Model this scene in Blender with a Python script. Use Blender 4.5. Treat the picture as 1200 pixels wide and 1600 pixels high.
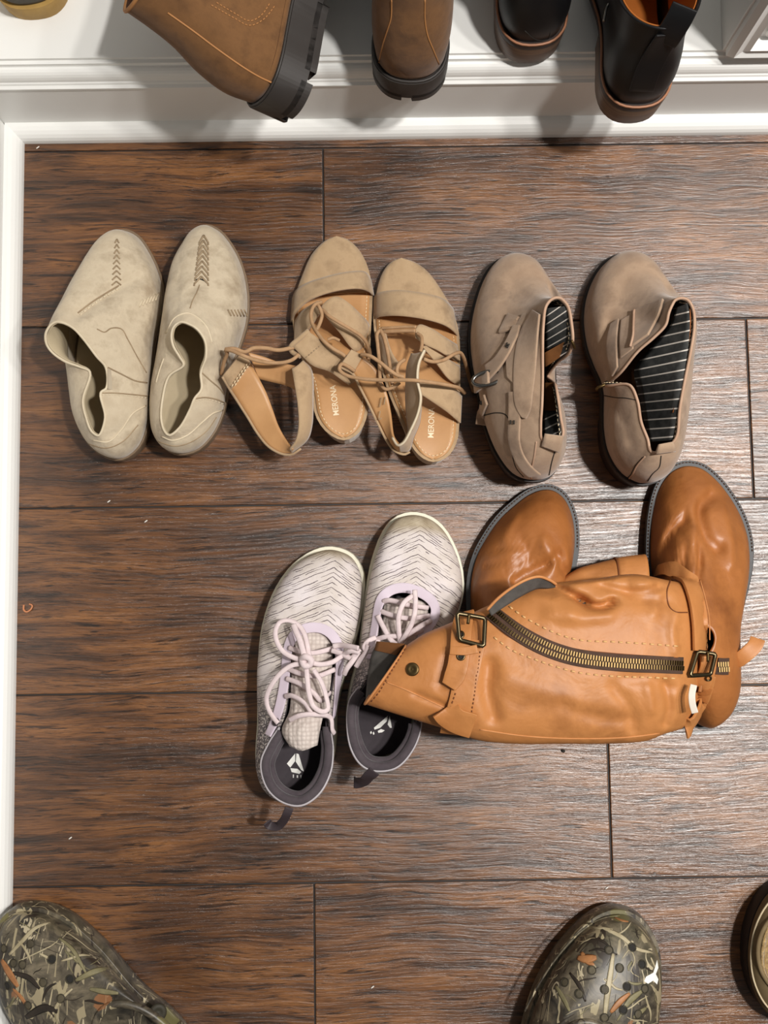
import bpy, bmesh, math, random
import numpy as np
from mathutils import Vector, Matrix
from mathutils.bvhtree import BVHTree

random.seed(7)
for o in list(bpy.data.objects):
    bpy.data.objects.remove(o)
scene = bpy.context.scene
COL = scene.collection

# ------------------------------------------------------------------ camera
FPX, CAMH = 1700.0, 1.14543
RM = Matrix.Rotation(-0.00295, 3, 'Y') @ Matrix.Rotation(0.08784, 3, 'X') @ Matrix.Rotation(-0.01389, 3, 'Z')
cam = bpy.data.cameras.new('camera')
cam.sensor_fit = 'VERTICAL'
cam.sensor_height = 36.0
cam.lens = 36.0 * FPX / 1600.0
cam.clip_start = 0.01
camo = bpy.data.objects.new('camera', cam)
COL.objects.link(camo)
camo.matrix_world = Matrix.Translation((0, 0, CAMH)) @ RM.to_4x4()
scene.camera = camo

# ------------------------------------------------------------------ world, lights, exposure
world = bpy.data.worlds.new('World')
scene.world = world
world.use_nodes = True
bg = world.node_tree.nodes['Background']
bg.inputs[0].default_value = (1.0, 0.97, 0.93, 1)
bg.inputs[1].default_value = 0.16


def ceiling_lamp(x, y, z, power, size):
    l = bpy.data.lights.new('ceiling_lamp', 'AREA')
    l.shape = 'DISK'
    l.size = size
    l.energy = power
    l.color = (1.0, 0.965, 0.92)
    l.spread = math.radians(150)
    o = bpy.data.objects.new('ceiling_lamp', l)
    o.location = (x, y, z)
    COL.objects.link(o)


ceiling_lamp(0.80, 0.08, 2.42, 42, 0.14)
ceiling_lamp(1.22, 0.10, 2.42, 26, 0.14)
ceiling_lamp(1.75, 0.14, 2.42, 17, 0.14)

scene.view_settings.view_transform = 'Standard'
scene.view_settings.look = 'None'
scene.view_settings.gamma = 1.0
scene.view_settings.use_curve_mapping = False
scene.view_settings.exposure = -0.38

# ------------------------------------------------------------------ helpers
CAM = np.array([0, 0, CAMH])
RN = np.array([[RM[i][j] for j in range(3)] for i in range(3)])


def ray(x, y):
    d = RN @ np.array([(x - 600.0) / FPX, -(y - 800.0) / FPX, -1.0])
    return d / np.linalg.norm(d)


def P(x, y, z=0.0):
    d = ray(x, y)
    return CAM + d * ((z - CAMH) / d[2])


def to_px(p):
    q = (np.asarray(p) - CAM) @ RN
    return np.stack([600 + FPX * q[..., 0] / -q[..., 2], 800 - FPX * q[..., 1] / -q[..., 2]], -1)


def PP(pts, dz=0.0):
    return np.array([P(a[0], a[1], (a[2] if len(a) > 2 else 0.0) + dz) for a in pts])


def spline(pts, n, closed=False):
    """centripetal Catmull-Rom, sampled evenly per control index"""
    p = np.asarray(pts, float)
    N = len(p)
    if N == 2 and not closed:
        t = np.linspace(0, 1, n)[:, None]
        return p[0] * (1 - t) + p[1] * t
    segs = N if closed else N - 1
    s = np.linspace(0, segs, n, endpoint=not closed)
    out = np.zeros((n,) + p.shape[1:])
    for k, sv in enumerate(s):
        i = min(int(sv), segs - 1)
        f = sv - i
        if closed:
            a, b, c, d = p[(i - 1) % N], p[i % N], p[(i + 1) % N], p[(i + 2) % N]
        else:
            b, c = p[i], p[i + 1]
            a = p[i - 1] if i > 0 else 2 * b - c
            d = p[i + 2] if i + 2 < N else 2 * c - b
        la = max(np.linalg.norm(b - a), 1e-7) ** .5
        lb = max(np.linalg.norm(c - b), 1e-7) ** .5
        lc = max(np.linalg.norm(d - c), 1e-7) ** .5
        m1 = (c - b) + lb * ((b - a) / la - (c - a) / (la + lb))
        m2 = (c - b) + lb * ((d - c) / lc - (d - b) / (lb + lc))
        f2, f3 = f * f, f * f * f
        out[k] = (2 * f3 - 3 * f2 + 1) * b + (f3 - 2 * f2 + f) * m1 + (-2 * f3 + 3 * f2) * c + (f3 - f2) * m2
    return out


def even(pts, n, closed=False):
    """smooth curve resampled evenly by length"""
    d = spline(pts, max(n * 6, 80), closed)
    if closed:
        d = np.vstack([d, d[:1]])
    L = np.concatenate([[0], np.cumsum(np.linalg.norm(np.diff(d, axis=0), axis=1))])
    t = np.linspace(0, L[-1], n, endpoint=not closed)
    return np.stack([np.interp(t, L, d[:, k]) for k in range(d.shape[1])], -1)


def lin(c):
    r = []
    for v in c:
        v = v / 255.0
        r.append(v / 12.92 if v <= 0.04045 else ((v + 0.055) / 1.055) ** 2.4)
    return (r[0], r[1], r[2], 1.0)


# ------------------------------------------------------------------ materials
class NT:
    def __init__(s, name):
        s.m = bpy.data.materials.new(name)
        s.m.use_nodes = True
        s.t = s.m.node_tree
        s.b = s.t.nodes['Principled BSDF']

    def n(s, typ, **kw):
        nd = s.t.nodes.new(typ)
        for k, v in kw.items():
            if k == 'inp':
                for a, b in v.items():
                    nd.inputs[a].default_value = b
            else:
                setattr(nd, k, v)
        return nd

    def l(s, a, b):
        s.t.links.new(a, b)

    def math(s, op, a, b=None, c=None, clamp=False):
        nd = s.n('ShaderNodeMath', operation=op)
        nd.use_clamp = clamp
        for i, v in enumerate((a, b, c)):
            if v is None:
                continue
            if isinstance(v, (int, float)):
                nd.inputs[i].default_value = v
            else:
                s.l(v, nd.inputs[i])
        return nd.outputs[0]

    def ramp(s, fac, stops, interp='LINEAR'):
        nd = s.n('ShaderNodeValToRGB')
        cr = nd.color_ramp
        cr.interpolation = interp
        while len(cr.elements) < len(stops):
            cr.elements.new(0.5)
        for e, (p, c) in zip(cr.elements, stops):
            e.position = p
            e.color = c if len(c) == 4 else lin(c)
        s.l(fac, nd.inputs[0])
        return nd.outputs[0]

    def mix(s, fac, a, b, blend='MIX'):
        nd = s.n('ShaderNodeMix', data_type='RGBA', blend_type=blend)
        for sock, v in ((nd.inputs[0], fac), (nd.inputs[6], a), (nd.inputs[7], b)):
            if isinstance(v, (int, float)):
                sock.default_value = v
            elif isinstance(v, tuple):
                sock.default_value = v if len(v) == 4 else lin(v)
            else:
                s.l(v, sock)
        return nd.outputs[2]

    def coord(s, kind='Object', scale=(1, 1, 1), rot=0.0, loc=(0, 0, 0)):
        tc = s.n('ShaderNodeTexCoord')
        mp = s.n('ShaderNodeMapping')
        mp.inputs['Scale'].default_value = scale
        mp.inputs['Rotation'].default_value = (0, 0, rot)
        mp.inputs['Location'].default_value = loc
        s.l(tc.outputs[kind], mp.inputs[0])
        return mp.outputs[0]

    def noise(s, vec, scale, detail=4, rough=0.55, dist=0.0):
        nd = s.n('ShaderNodeTexNoise', inp={'Scale': scale, 'Detail': detail, 'Roughness': rough, 'Distortion': dist})
        s.l(vec, nd.inputs['Vector'])
        return nd.outputs[0]

    def bump(s, h, strength, dist=0.001):
        nd = s.n('ShaderNodeBump', inp={'Strength': strength, 'Distance': dist})
        s.l(h, nd.inputs['Height'])
        if s.b.inputs['Normal'].is_linked:
            s.l(s.b.inputs['Normal'].links[0].from_socket, nd.inputs['Normal'])
        s.l(nd.outputs[0], s.b.inputs['Normal'])

    def set(s, **kw):
        for k, v in kw.items():
            s.b.inputs[k.replace('_', ' ')].default_value = v
        return s


def soft_mat(name, c1, c2, rough=0.85, scale=30, sheen=0.0, bump=0.15, fine=900, spec=0.3, wr=0.0, wrs=60, c3=None):
    t = NT(name)
    v = t.coord()
    n1 = t.noise(v, scale, 6, 0.62)
    stops = [(0.30, c1), (0.70, c2)] if c3 is None else [(0.25, c1), (0.5, c2), (0.75, c3)]
    t.l(t.ramp(n1, stops), t.b.inputs['Base Color'])
    t.set(Roughness=rough, Sheen_Weight=sheen, Sheen_Roughness=0.5, Specular_IOR_Level=spec)
    if wr:
        t.bump(t.noise(v, wrs, 3, 0.5, 0.6), wr, 0.004)
    if bump:
        t.bump(t.noise(v, fine, 3, 0.6), bump, 0.0006)
    return t.m


def plain(name, c, rough=0.5, metal=0.0, spec=0.5):
    t = NT(name)
    t.b.inputs['Base Color'].default_value = lin(c)
    v = t.coord()
    t.bump(t.noise(v, 500, 3), 0.06, 0.0005)
    t.set(Roughness=rough, Metallic=metal, Specular_IOR_Level=spec)
    return t.m


def wood_mat():
    t = NT('hand_scraped_laminate')
    tc = t.n('ShaderNodeTexCoord')
    oi = t.n('ShaderNodeObjectInfo')
    off = t.n('ShaderNodeCombineXYZ')
    t.l(t.math('MULTIPLY', oi.outputs['Random'], 37.0), off.inputs[0])
    t.l(t.math('MULTIPLY', oi.outputs['Random'], 91.0), off.inputs[1])
    add = t.n('ShaderNodeVectorMath', operation='ADD')
    t.l(tc.outputs['Object'], add.inputs[0])
    t.l(off.outputs[0], add.inputs[1])
    base = add.outputs[0]

    def mapped(sx, sy):
        mp = t.n('ShaderNodeMapping')
        mp.inputs['Scale'].default_value = (sx, sy, 1)
        t.l(base, mp.inputs[0])
        return mp.outputs[0]
    # slow warp makes the grain wander and swirl around knots
    warp = t.n('ShaderNodeTexNoise', inp={'Scale': 1.0, 'Detail': 2.0, 'Roughness': 0.5})
    t.l(mapped(5.0, 9.0), warp.inputs['Vector'])
    sub = t.n('ShaderNodeVectorMath', operation='SUBTRACT')
    t.l(warp.outputs['Color'], sub.inputs[0])
    sub.inputs[1].default_value = (0.5, 0.5, 0.5)
    scl = t.n('ShaderNodeVectorMath', operation='MULTIPLY')
    t.l(sub.outputs[0], scl.inputs[0])
    scl.inputs[1].default_value = (0.06, 0.026, 0)
    add2 = t.n('ShaderNodeVectorMath', operation='ADD')
    t.l(base, add2.inputs[0])
    t.l(scl.outputs[0], add2.inputs[1])
    base0 = base
    base = add2.outputs[0]
    broad = t.noise(mapped(4, 18), 1.0, 4, 0.6, 0.3)
    mid = t.noise(mapped(9, 95), 1.0, 5, 0.62, 0.5)
    pore = t.noise(mapped(22, 340), 1.0, 5, 0.66, 0.9)
    pore2 = t.noise(mapped(60, 900), 1.0, 3, 0.6, 0.3)
    base = base0
    patch = t.noise(mapped(5, 8), 1.0, 3, 0.55)
    mixv = t.math('ADD', t.math('MULTIPLY', broad, 0.5), t.math('MULTIPLY', mid, 0.5))
    col = t.ramp(mixv, [(0.32, (50, 33, 21)), (0.43, (84, 54, 32)), (0.50, (106, 68, 38)), (0.57, (125, 82, 45)), (0.70, (150, 102, 59))])
    d1 = t.ramp(mid, [(0.34, (92, 74, 60)), (0.47, (255, 255, 255))])
    col = t.mix(0.38, col, d1, 'MULTIPLY')
    d2 = t.ramp(pore, [(0.37, (66, 54, 46)), (0.46, (255, 255, 255))])
    col = t.mix(0.85, col, d2, 'MULTIPLY')
    d3 = t.ramp(pore2, [(0.34, (120, 110, 104)), (0.50, (255, 255, 255))])
    col = t.mix(0.6, col, d3, 'MULTIPLY')
    pd = t.ramp(patch, [(0.34, (112, 98, 88)), (0.52, (255, 255, 255))])
    col = t.mix(0.6, col, pd, 'MULTIPLY')
    t.l(col, t.b.inputs['Base Color'])
    t.b.inputs['Roughness'].default_value = 0.30
    t.b.inputs['Specular IOR Level'].default_value = 0.85
    t.bump(mid, 0.22, 0.0014)
    t.bump(pore, 0.50, 0.0011)
    return t.m


M = {}
M['wood'] = wood_mat()
M['gap'] = plain('dark_groove', (38, 35, 34), 0.6)
M['white'] = plain('white_gloss_paint', (236, 236, 233), 0.38)
M['wallwhite'] = plain('white_wall_paint', (224, 223, 219), 0.6)
M['beige'] = soft_mat('beige_suede', (156, 138, 114), (200, 185, 160), 0.9, 34, 0.25, 0.35, 700, wr=0.6, wrs=42, c3=(182, 165, 140))
M['beige_dark'] = soft_mat('beige_seam', (140, 120, 95), (168, 148, 120), 0.9, 60)
M['beige_light'] = soft_mat('beige_binding', (205, 190, 163), (218, 204, 178), 0.8, 60)
M['beige_gore'] = soft_mat('beige_elastic', (170, 155, 134), (182, 168, 146), 0.8, 60, fine=1500)
M['beige_in'] = soft_mat('beige_lining', (186, 170, 140), (200, 184, 154), 0.7, 25)
M['beige_sole'] = plain('taupe_rubber', (120, 100, 78), 0.6)
M['sandal'] = soft_mat('sand_suede', (144, 119, 90), (178, 151, 118), 0.92, 45, 0.3, 0.25, 800, c3=(166, 139, 106))
M['sandal_in'] = soft_mat('tan_footbed_leather', (176, 130, 84), (194, 148, 100), 0.46, 20, 0, 0.05, 400, spec=0.5)
M['sandal_cord'] = soft_mat('sand_cord', (158, 124, 90), (184, 148, 112), 0.85, 90)
M['thread_cream'] = plain('cream_thread', (232, 210, 172), 0.7)
M['silver_print'] = plain('silver_foil', (236, 218, 186), 0.4, 0.2)
M['taupe'] = soft_mat('taupe_suede', (124, 101, 82), (168, 142, 118), 0.92, 28, 0.3, 0.3, 800, wr=0.3, wrs=40, c3=(148, 122, 100))
M['taupe_edge'] = soft_mat('taupe_raw_edge', (176, 142, 118), (190, 158, 134), 0.85, 60)
M['taupe_sole'] = plain('dark_brown_sole', (30, 22, 19), 0.6)
M['heel_dark'] = plain('dark_heel', (46, 32, 26), 0.55)
M['zip_tan'] = soft_mat('rust_zipper_tape', (150, 88, 44), (172, 104, 58), 0.8, 60)
M['brown_facing'] = soft_mat('brown_leather_facing', (96, 60, 30), (122, 78, 42), 0.6, 30)
M['brass'] = plain('antique_brass', (104, 86, 56), 0.45, 1.0)
M['brass_dark'] = plain('dark_antique_brass', (92, 82, 62), 0.34, 1.0)
M['steel'] = plain('gunmetal', (120, 118, 114), 0.25, 1.0)
M['tan'] = soft_mat('tan_leather', (148, 93, 48), (186, 124, 70), 0.50, 16, 0, 0.16, 420, 0.40, wr=0.45, wrs=30, c3=(171, 110, 58))
M['tanfoot'] = soft_mat('cognac_leather', (118, 68, 33), (164, 103, 54), 0.42, 14, 0, 0.14, 420, 0.42, wr=0.40, wrs=34, c3=(142, 85, 41))
M['tan_edge'] = soft_mat('tan_raw_edge', (188, 124, 72), (206, 144, 92), 0.7, 60)
M['tan_seam'] = plain('dark_tan_seam', (112, 62, 26), 0.7)
M['tan_thread'] = plain('light_tan_thread', (214, 168, 112), 0.7)
M['tansole'] = plain('black_rubber_sole', (38, 38, 40), 0.5)
M['zip_brown'] = soft_mat('brown_zipper_tape', (66, 48, 38), (82, 60, 48), 0.85, 90)
M['lining_grey'] = soft_mat('charcoal_lining', (56, 54, 52), (82, 78, 74), 0.8, 40, c3=(64, 60, 58))
M['tag_white'] = plain('white_tag', (224, 214, 200), 0.6)
M['silver_grey'] = plain('silver_grey_edge', (176, 170, 174), 0.45)
M['lilac'] = plain('pale_lilac_overlay', (206, 192, 204), 0.55)
M['lace'] = soft_mat('blush_lace', (212, 194, 196), (228, 212, 212), 0.85, 150, fine=2500)
M['collar'] = soft_mat('charcoal_knit_collar', (66, 58, 63), (84, 76, 80), 0.9, 80, 0.2, 0.3, 2500)
M['insole_dark'] = soft_mat('charcoal_insole', (58, 52, 56), (70, 64, 68), 0.85, 40)
M['foam'] = plain('cream_foam_sole', (224, 220, 200), 0.6)
M['print_white'] = plain('white_print', (238, 236, 230), 0.6)
M['pull_dark'] = plain('dark_pull_tab', (52, 42, 46), 0.6)
M['brownboot'] = soft_mat('brown_nubuck', (70, 46, 26), (114, 79, 46), 0.85, 26, 0.12, 0.2, 700, wr=0.25, wrs=40, c3=(90, 61, 34))
M['brown_thread'] = plain('brown_seam', (168, 116, 66), 0.7)
M['brown_gore'] = soft_mat('brown_elastic', (98, 72, 50), (112, 84, 60), 0.9, 60)
M['brown_in'] = soft_mat('dark_brown_lining', (58, 34, 20), (74, 46, 28), 0.8, 30)
M['lug'] = plain('dark_lug_rubber', (46, 41, 38), 0.55)
M['black'] = soft_mat('black_leather', (11, 11, 12), (18, 18, 20), 0.45, 20, 0, 0.08, 500, 0.28)
M['stack'] = None
M['welt_copper'] = plain('copper_welt', (158, 108, 78), 0.45)
M['orange_in'] = soft_mat('orange_lining', (160, 90, 34), (178, 104, 44), 0.6, 20)
M['olive'] = plain('pale_olive_piping', (178, 176, 128), 0.6)
M['greyup'] = soft_mat('dark_grey_upper', (72, 68, 60), (88, 84, 76), 0.7, 30)
M['ochre'] = soft_mat('ochre_sole', (158, 124, 66), (186, 152, 90), 0.6, 30)
M['khaki'] = soft_mat('khaki_canvas', (104, 88, 62), (124, 106, 76), 0.8, 40)
M['debris'] = plain('orange_wood_curl', (196, 130, 90), 0.7)
M['speck'] = plain('white_speck', (230, 226, 218), 0.7)


def stack_mat():
    t = NT('stacked_leather_heel')
    v = t.coord(scale=(6, 6, 420))
    n = t.noise(v, 1.0, 3)
    t.l(t.ramp(n, [(0.35, (70, 53, 42)), (0.65, (116, 90, 70))]), t.b.inputs['Base Color'])
    t.set(Roughness=0.45)
    t.bump(n, 0.2, 0.001)
    return t.m


M['stack'] = stack_mat()


def fleece_mat():
    t = NT('tan_fleece')
    v = t.coord()
    n = t.noise(v, 260, 5, 0.7)
    t.l(t.ramp(n, [(0.3, (130, 98, 50)), (0.7, (206, 172, 112))]), t.b.inputs['Base Color'])
    t.set(Roughness=0.95, Sheen_Weight=0.3)
    t.bump(n, 1.0, 0.004)
    return t.m


M['fleece'] = fleece_mat()


def stripe_mat(name, freq, ang, rot=0.0):
    """black ticking with thin white stripes, laid out on the cloth (object space)"""
    t = NT(name)
    v = t.coord()
    sep = t.n('ShaderNodeSeparateXYZ')
    t.l(v, sep.inputs[0])
    w = t.math('ADD', t.math('MULTIPLY', sep.outputs[0], -math.sin(ang)), t.math('MULTIPLY', sep.outputs[1], math.cos(ang)))
    w = t.math('ADD', w, t.math('MULTIPLY', sep.outputs[2], 0.25))
    fr = t.math('FRACT', t.math('MULTIPLY', w, freq))
    d = t.math('ABSOLUTE', t.math('SUBTRACT', fr, 0.5))
    line = t.math('LESS_THAN', d, 0.075)
    nz = t.noise(v, 120, 4)
    basec = t.ramp(nz, [(0.3, (32, 34, 34)), (0.7, (66, 66, 64))])
    t.l(t.mix(line, basec, (214, 206, 196)), t.b.inputs['Base Color'])
    t.set(Roughness=0.8)
    return t.m


def knit_mat(name, ang, cx, cy, toe_y):
    """cream engineered knit with broken dark chevron dashes"""
    t = NT(name)
    v = t.coord(rot=-ang)
    sep = t.n('ShaderNodeSeparateXYZ')
    t.l(v, sep.inputs[0])
    x = t.math('SUBTRACT', sep.outputs[0], cx)
    y = t.math('SUBTRACT', sep.outputs[1], cy)
    ax = t.math('ABSOLUTE', x)
    wob = t.noise(v, 60, 4)
    yy = t.math('ADD', t.math('ADD', y, t.math('MULTIPLY', ax, 0.55)), t.math('MULTIPLY', wob, 0.005))
    fr = t.math('FRACT', t.math('MULTIPLY', yy, 420.0))
    d = t.math('ABSOLUTE', t.math('SUBTRACT', fr, 0.5))
    lines = t.math('LESS_THAN', d, 0.17)
    comb = t.n('ShaderNodeCombineXYZ')
    t.l(t.math('MULTIPLY', x, 40.0), comb.inputs[0])
    t.l(t.math('MULTIPLY', yy, 420.0), comb.inputs[1])
    seg = t.noise(comb.outputs[0], 1.0, 2)
    lines = t.math('MULTIPLY', lines, t.math('GREATER_THAN', seg, 0.52))
    big = t.noise(v, 22, 4)
    basec = t.ramp(big, [(0.3, (190, 178, 164)), (0.5, (212, 202, 196)), (0.7, (222, 213, 214))])
    col = t.mix(lines, basec, (92, 80, 84))
    # heathered grey towards the heel
    sp = t.noise(v, 420, 3)
    hz = t.math('MULTIPLY', t.math('SUBTRACT', -0.008, y), 22.0, clamp=True)
    hz = t.math('MULTIPLY', hz, t.math('GREATER_THAN', sp, 0.46))
    col = t.mix(hz, col, (98, 92, 94))
    # scuffed toe overlay
    toe = t.math('MULTIPLY', t.math('SUBTRACT', t.math('ADD', y, t.math('MULTIPLY', t.math('MULTIPLY', x, x), 6.0)), toe_y), 110.0, clamp=True)
    tcol = t.ramp(t.noise(v, 90, 5), [(0.3, (150, 132, 102)), (0.7, (196, 182, 154))])
    col = t.mix(t.math('MULTIPLY', toe, 0.85), col, tcol)
    t.l(col, t.b.inputs['Base Color'])
    t.set(Roughness=0.85)
    t.bump(t.noise(v, 1400, 2), 0.4, 0.0008)
    return t.m


def honey_mat():
    t = NT('honeycomb_tongue')
    v = t.coord(scale=(1, 1, 1))
    vo = t.n('ShaderNodeTexVoronoi', inp={'Scale': 230.0, 'Randomness': 0.25})
    t.l(v, vo.inputs['Vector'])
    h = t.math('SUBTRACT', 1.0, vo.outputs['Distance'])
    t.l(t.ramp(vo.outputs['Distance'], [(0.2, (214, 202, 194)), (0.9, (176, 162, 154))]), t.b.inputs['Base Color'])
    t.set(Roughness=0.8)
    t.bump(h, 0.5, 0.003)
    return t.m


M['honey'] = honey_mat()


def camo_mat():
    """woodland print: bark greys, olive leaves, pale twigs, a few rust leaves"""
    t = NT('woodland_camouflage')
    v = t.coord()
    n1 = t.noise(v, 14, 6, 0.62, 1.0)
    n2 = t.noise(v, 36, 6, 0.7, 1.2)
    col = t.ramp(n1, [(0.34, (28, 25, 21)), (0.44, (62, 56, 46)), (0.52, (96, 88, 72)), (0.60, (70, 68, 50)), (0.68, (130, 120, 98))])
    col = t.mix(0.5, col, t.ramp(n2, [(0.38, (24, 22, 19)), (0.5, (84, 76, 62)), (0.62, (134, 122, 100))]))

    def twig(rot, sc, seed, width, c, dens):
        nonlocal col
        vv = t.coord(scale=(sc, sc * 0.22, sc), rot=rot, loc=(seed, seed * 0.7, 0))
        nz = t.noise(vv, 1.0, 2, 0.5, 0.8)
        d = t.math('ABSOLUTE', t.math('SUBTRACT', nz, 0.5))
        mk = t.math('LESS_THAN', d, width)
        gate = t.math('GREATER_THAN', t.noise(t.coord(loc=(seed * 3, seed, 0)), 28, 2), dens)
        col = t.mix(t.math('MULTIPLY', mk, gate), col, c)
    twig(0.5, 34, 1.3, 0.020, (50, 42, 34), 0.46)
    twig(-0.9, 30, 4.1, 0.016, (150, 138, 110), 0.54)
    twig(1.2, 26, 7.7, 0.022, (158, 146, 116), 0.57)
    twig(-0.2, 60, 9.2, 0.014, (180, 168, 140), 0.58)
    vo = t.n('ShaderNodeTexVoronoi', inp={'Scale': 34.0})
    t.l(t.coord(loc=(0.3, 0.1, 0)), vo.inputs['Vector'])
    sepc = t.n('ShaderNodeSeparateColor')
    t.l(vo.outputs['Color'], sepc.inputs[0])
    leaf = t.math('MULTIPLY', t.math('GREATER_THAN', sepc.outputs[0], 0.88), t.math('LESS_THAN', t.math('ADD', vo.outputs['Distance'], t.math('MULTIPLY', n2, 0.5)), 0.58))
    col = t.mix(t.math('MULTIPLY', leaf, 0.7), col, (150, 100, 62))
    leaf2 = t.math('MULTIPLY', t.math('LESS_THAN', sepc.outputs[0], 0.10), t.math('LESS_THAN', t.math('ADD', vo.outputs['Distance'], t.math('MULTIPLY', n2, 0.5)), 0.6))
    col = t.mix(leaf2, col, (104, 98, 62))
    t.l(col, t.b.inputs['Base Color'])
    t.set(Roughness=0.42)
    t.bump(n2, 0.15, 0.001)
    return t.m


M['camo'] = camo_mat()
M['camo_sole'] = soft_mat('dark_olive_foam', (44, 42, 34), (66, 60, 46), 0.6, 30)
M['twig_pale'] = soft_mat('pale_twig_print', (150, 138, 108), (186, 174, 144), 0.45, 90)
M['twig_olive'] = soft_mat('olive_twig_print', (104, 98, 72), (134, 126, 94), 0.45, 90)
M['twig_dark'] = soft_mat('dark_twig_print', (34, 29, 24), (56, 47, 38), 0.45, 90)
M['twig_rust'] = soft_mat('rust_leaf_print', (136, 92, 58), (176, 122, 76), 0.45, 90)
M['vent'] = soft_mat('vent_shade', (60, 54, 42), (92, 84, 66), 0.6, 60)  # dark tone standing in for the shade down the clog vents
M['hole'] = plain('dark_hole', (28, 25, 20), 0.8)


# ------------------------------------------------------------------ mesh builders
def thing(name, label, cat, loc, group=None):
    o = bpy.data.objects.new(name, None)
    o.empty_display_size = 0.02
    COL.objects.link(o)
    o.location = [float(v) for v in loc]
    o['label'] = label
    o['category'] = cat
    if group:
        o['group'] = group
    return o


def root_loc(o):
    loc = Vector((0, 0, 0))
    while o is not None:
        loc += o.location
        o = o.parent
    return np.array(loc)


def mesh_obj(name, V, Fc, mat, parent=None, smooth=True, uv=None, solid=None, inner=None, label=None, kind=None, sol_off=-1.0, bevel=None):
    V = np.asarray(V, float)
    if parent is not None:
        V = V - root_loc(parent)
    me = bpy.data.meshes.new(name)
    me.from_pydata([tuple(map(float, v)) for v in V], [], [tuple(map(int, f)) for f in Fc])
    me.update()
    if uv is not None:
        ul = me.uv_layers.new(name='UVMap')
        for lp in me.loops:
            ul.data[lp.index].uv = uv[lp.vertex_index]
    for m in ([mat] if inner is None else [mat, inner]):
        me.materials.append(M[m] if isinstance(m, str) else m)
    if smooth:
        for p in me.polygons:
            p.use_smooth = True
    o = bpy.data.objects.new(name, me)
    COL.objects.link(o)
    if parent is not None:
        o.parent = parent
    if solid:
        md = o.modifiers.new('Solidify', 'SOLIDIFY')
        md.thickness = solid
        md.offset = sol_off
        if inner is not None:
            md.material_offset = 1
            md.material_offset_rim = 0
    if bevel:
        md = o.modifiers.new('Bevel', 'BEVEL')
        md.width = bevel
        md.segments = 2
        md.limit_method = 'ANGLE'
    if label:
        o['label'] = label
    if kind:
        o['kind'] = kind
    return o


def grid_faces(nu, nv, closed):
    f = []
    for i in range(nu if closed else nu - 1):
        j = (i + 1) % nu
        for k in range(nv - 1):
            f.append((i * nv + k, j * nv + k, j * nv + k + 1, i * nv + k + 1))
    return f


class Surf:
    def __init__(s, cols, nu, nv, closed=True, dents=()):
        c = [spline(cc, nv) for cc in cols]
        c = np.array(c)                      # ncol, nv, 3
        g = np.zeros((nu, nv, 3))
        for k in range(nv):
            g[:, k] = spline(c[:, k], nu, closed)
        s.g, s.nu, s.nv, s.closed = g, nu, nv, closed
        s.orient()
        for d in dents:
            s.dent(*d)
        s.orient()
        s.make_bvh()

    def dent(s, line, width, depth, side=None):
        pix = to_px(s.g.reshape(-1, 3))
        ln = even(np.array(line, float), 40) if len(line) > 1 else np.array(line, float)
        dd = np.sqrt(((pix[:, None, :] - ln[None]) ** 2).sum(-1))
        i = dd.argmin(1)
        d = dd.min(1)
        n = s.normals().reshape(-1, 3)
        w = np.exp(-(d / width) ** 2) * np.clip(n[:, 2] * 2.0, 0, 1)
        gg = s.g.reshape(-1, 3)
        gg[:, 2] -= depth * w
        s.g = gg.reshape(s.g.shape)

    def normals(s):
        if s.closed:
            du = np.roll(s.g, -1, 0) - np.roll(s.g, 1, 0)
        else:
            du = np.gradient(s.g, axis=0)
        dv = np.gradient(s.g, axis=1)
        n = np.cross(du, dv)
        n /= np.maximum(np.linalg.norm(n, axis=-1, keepdims=True), 1e-9)
        return n * getattr(s, 'sgn', 1.0) if not hasattr(s, 'sgn') else n * s.sgn

    def orient(s):
        s.sgn = 1.0
        n = s.normals()
        if s.closed:
            c = s.g.mean((0, 1))
            dirv = s.g - c
        else:
            dirv = np.zeros_like(s.g)
            dirv[..., 2] = 1
        if (n * dirv).sum() < 0:
            s.sgn = -1.0

    def faces(s, nv=None):
        f = grid_faces(s.nu, nv or s.nv, s.closed)
        return f if s.sgn > 0 else [tuple(reversed(q)) for q in f]

    def make_bvh(s):
        s.bvh = BVHTree.FromPolygons([tuple(v) for v in s.g.reshape(-1, 3)], s.faces())

    def build(s, name, mat, parent, solid=0.0016, inner=None, v0=0.0, v1=1.0, off=0.0, label=None):
        a, b = int(round(v0 * (s.nv - 1))), int(round(v1 * (s.nv - 1))) + 1
        g = s.g[:, a:b] + (s.normals()[:, a:b] * off if off else 0)
        nu = s.nu
        uv = [(i / nu, k / (s.nv - 1)) for i in range(nu) for k in range(a, b)]
        return mesh_obj(name, g.reshape(-1, 3), s.faces(b - a), mat, parent, uv=uv, solid=solid, inner=inner, label=label)


def hit(x, y, bvhs, lift=0.0, zdef=None):
    d = ray(x, y)
    best = None
    for b in bvhs:
        loc, nor, idx, dist = b.ray_cast(Vector(CAM), Vector(d))
        if loc is not None and (best is None or dist < best[2]):
            best = (np.array(loc), np.array(nor), dist)
    if best is None:
        return None
    n = best[1]
    if np.dot(n, d) > 0:
        n = -n
    return best[0] + n * lift, n


def onto(pts, bvhs, n=None, lift=0.0003, zdef=0.05, closed=False):
    """pixel path -> points (and normals) lying on the built surface"""
    p = np.array([q[:2] for q in pts], float)
    if n:
        p = even(p, n, closed)
    L, N = [], []
    lastz = zdef
    for q in p:
        h = hit(q[0], q[1], bvhs, lift)
        if h is None:
            L.append(P(q[0], q[1], lastz))
            N.append(np.array([0, 0, 1.0]))
        else:
            L.append(h[0])
            N.append(h[1])
            lastz = h[0][2]
    return np.array(L), np.array(N)


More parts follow.
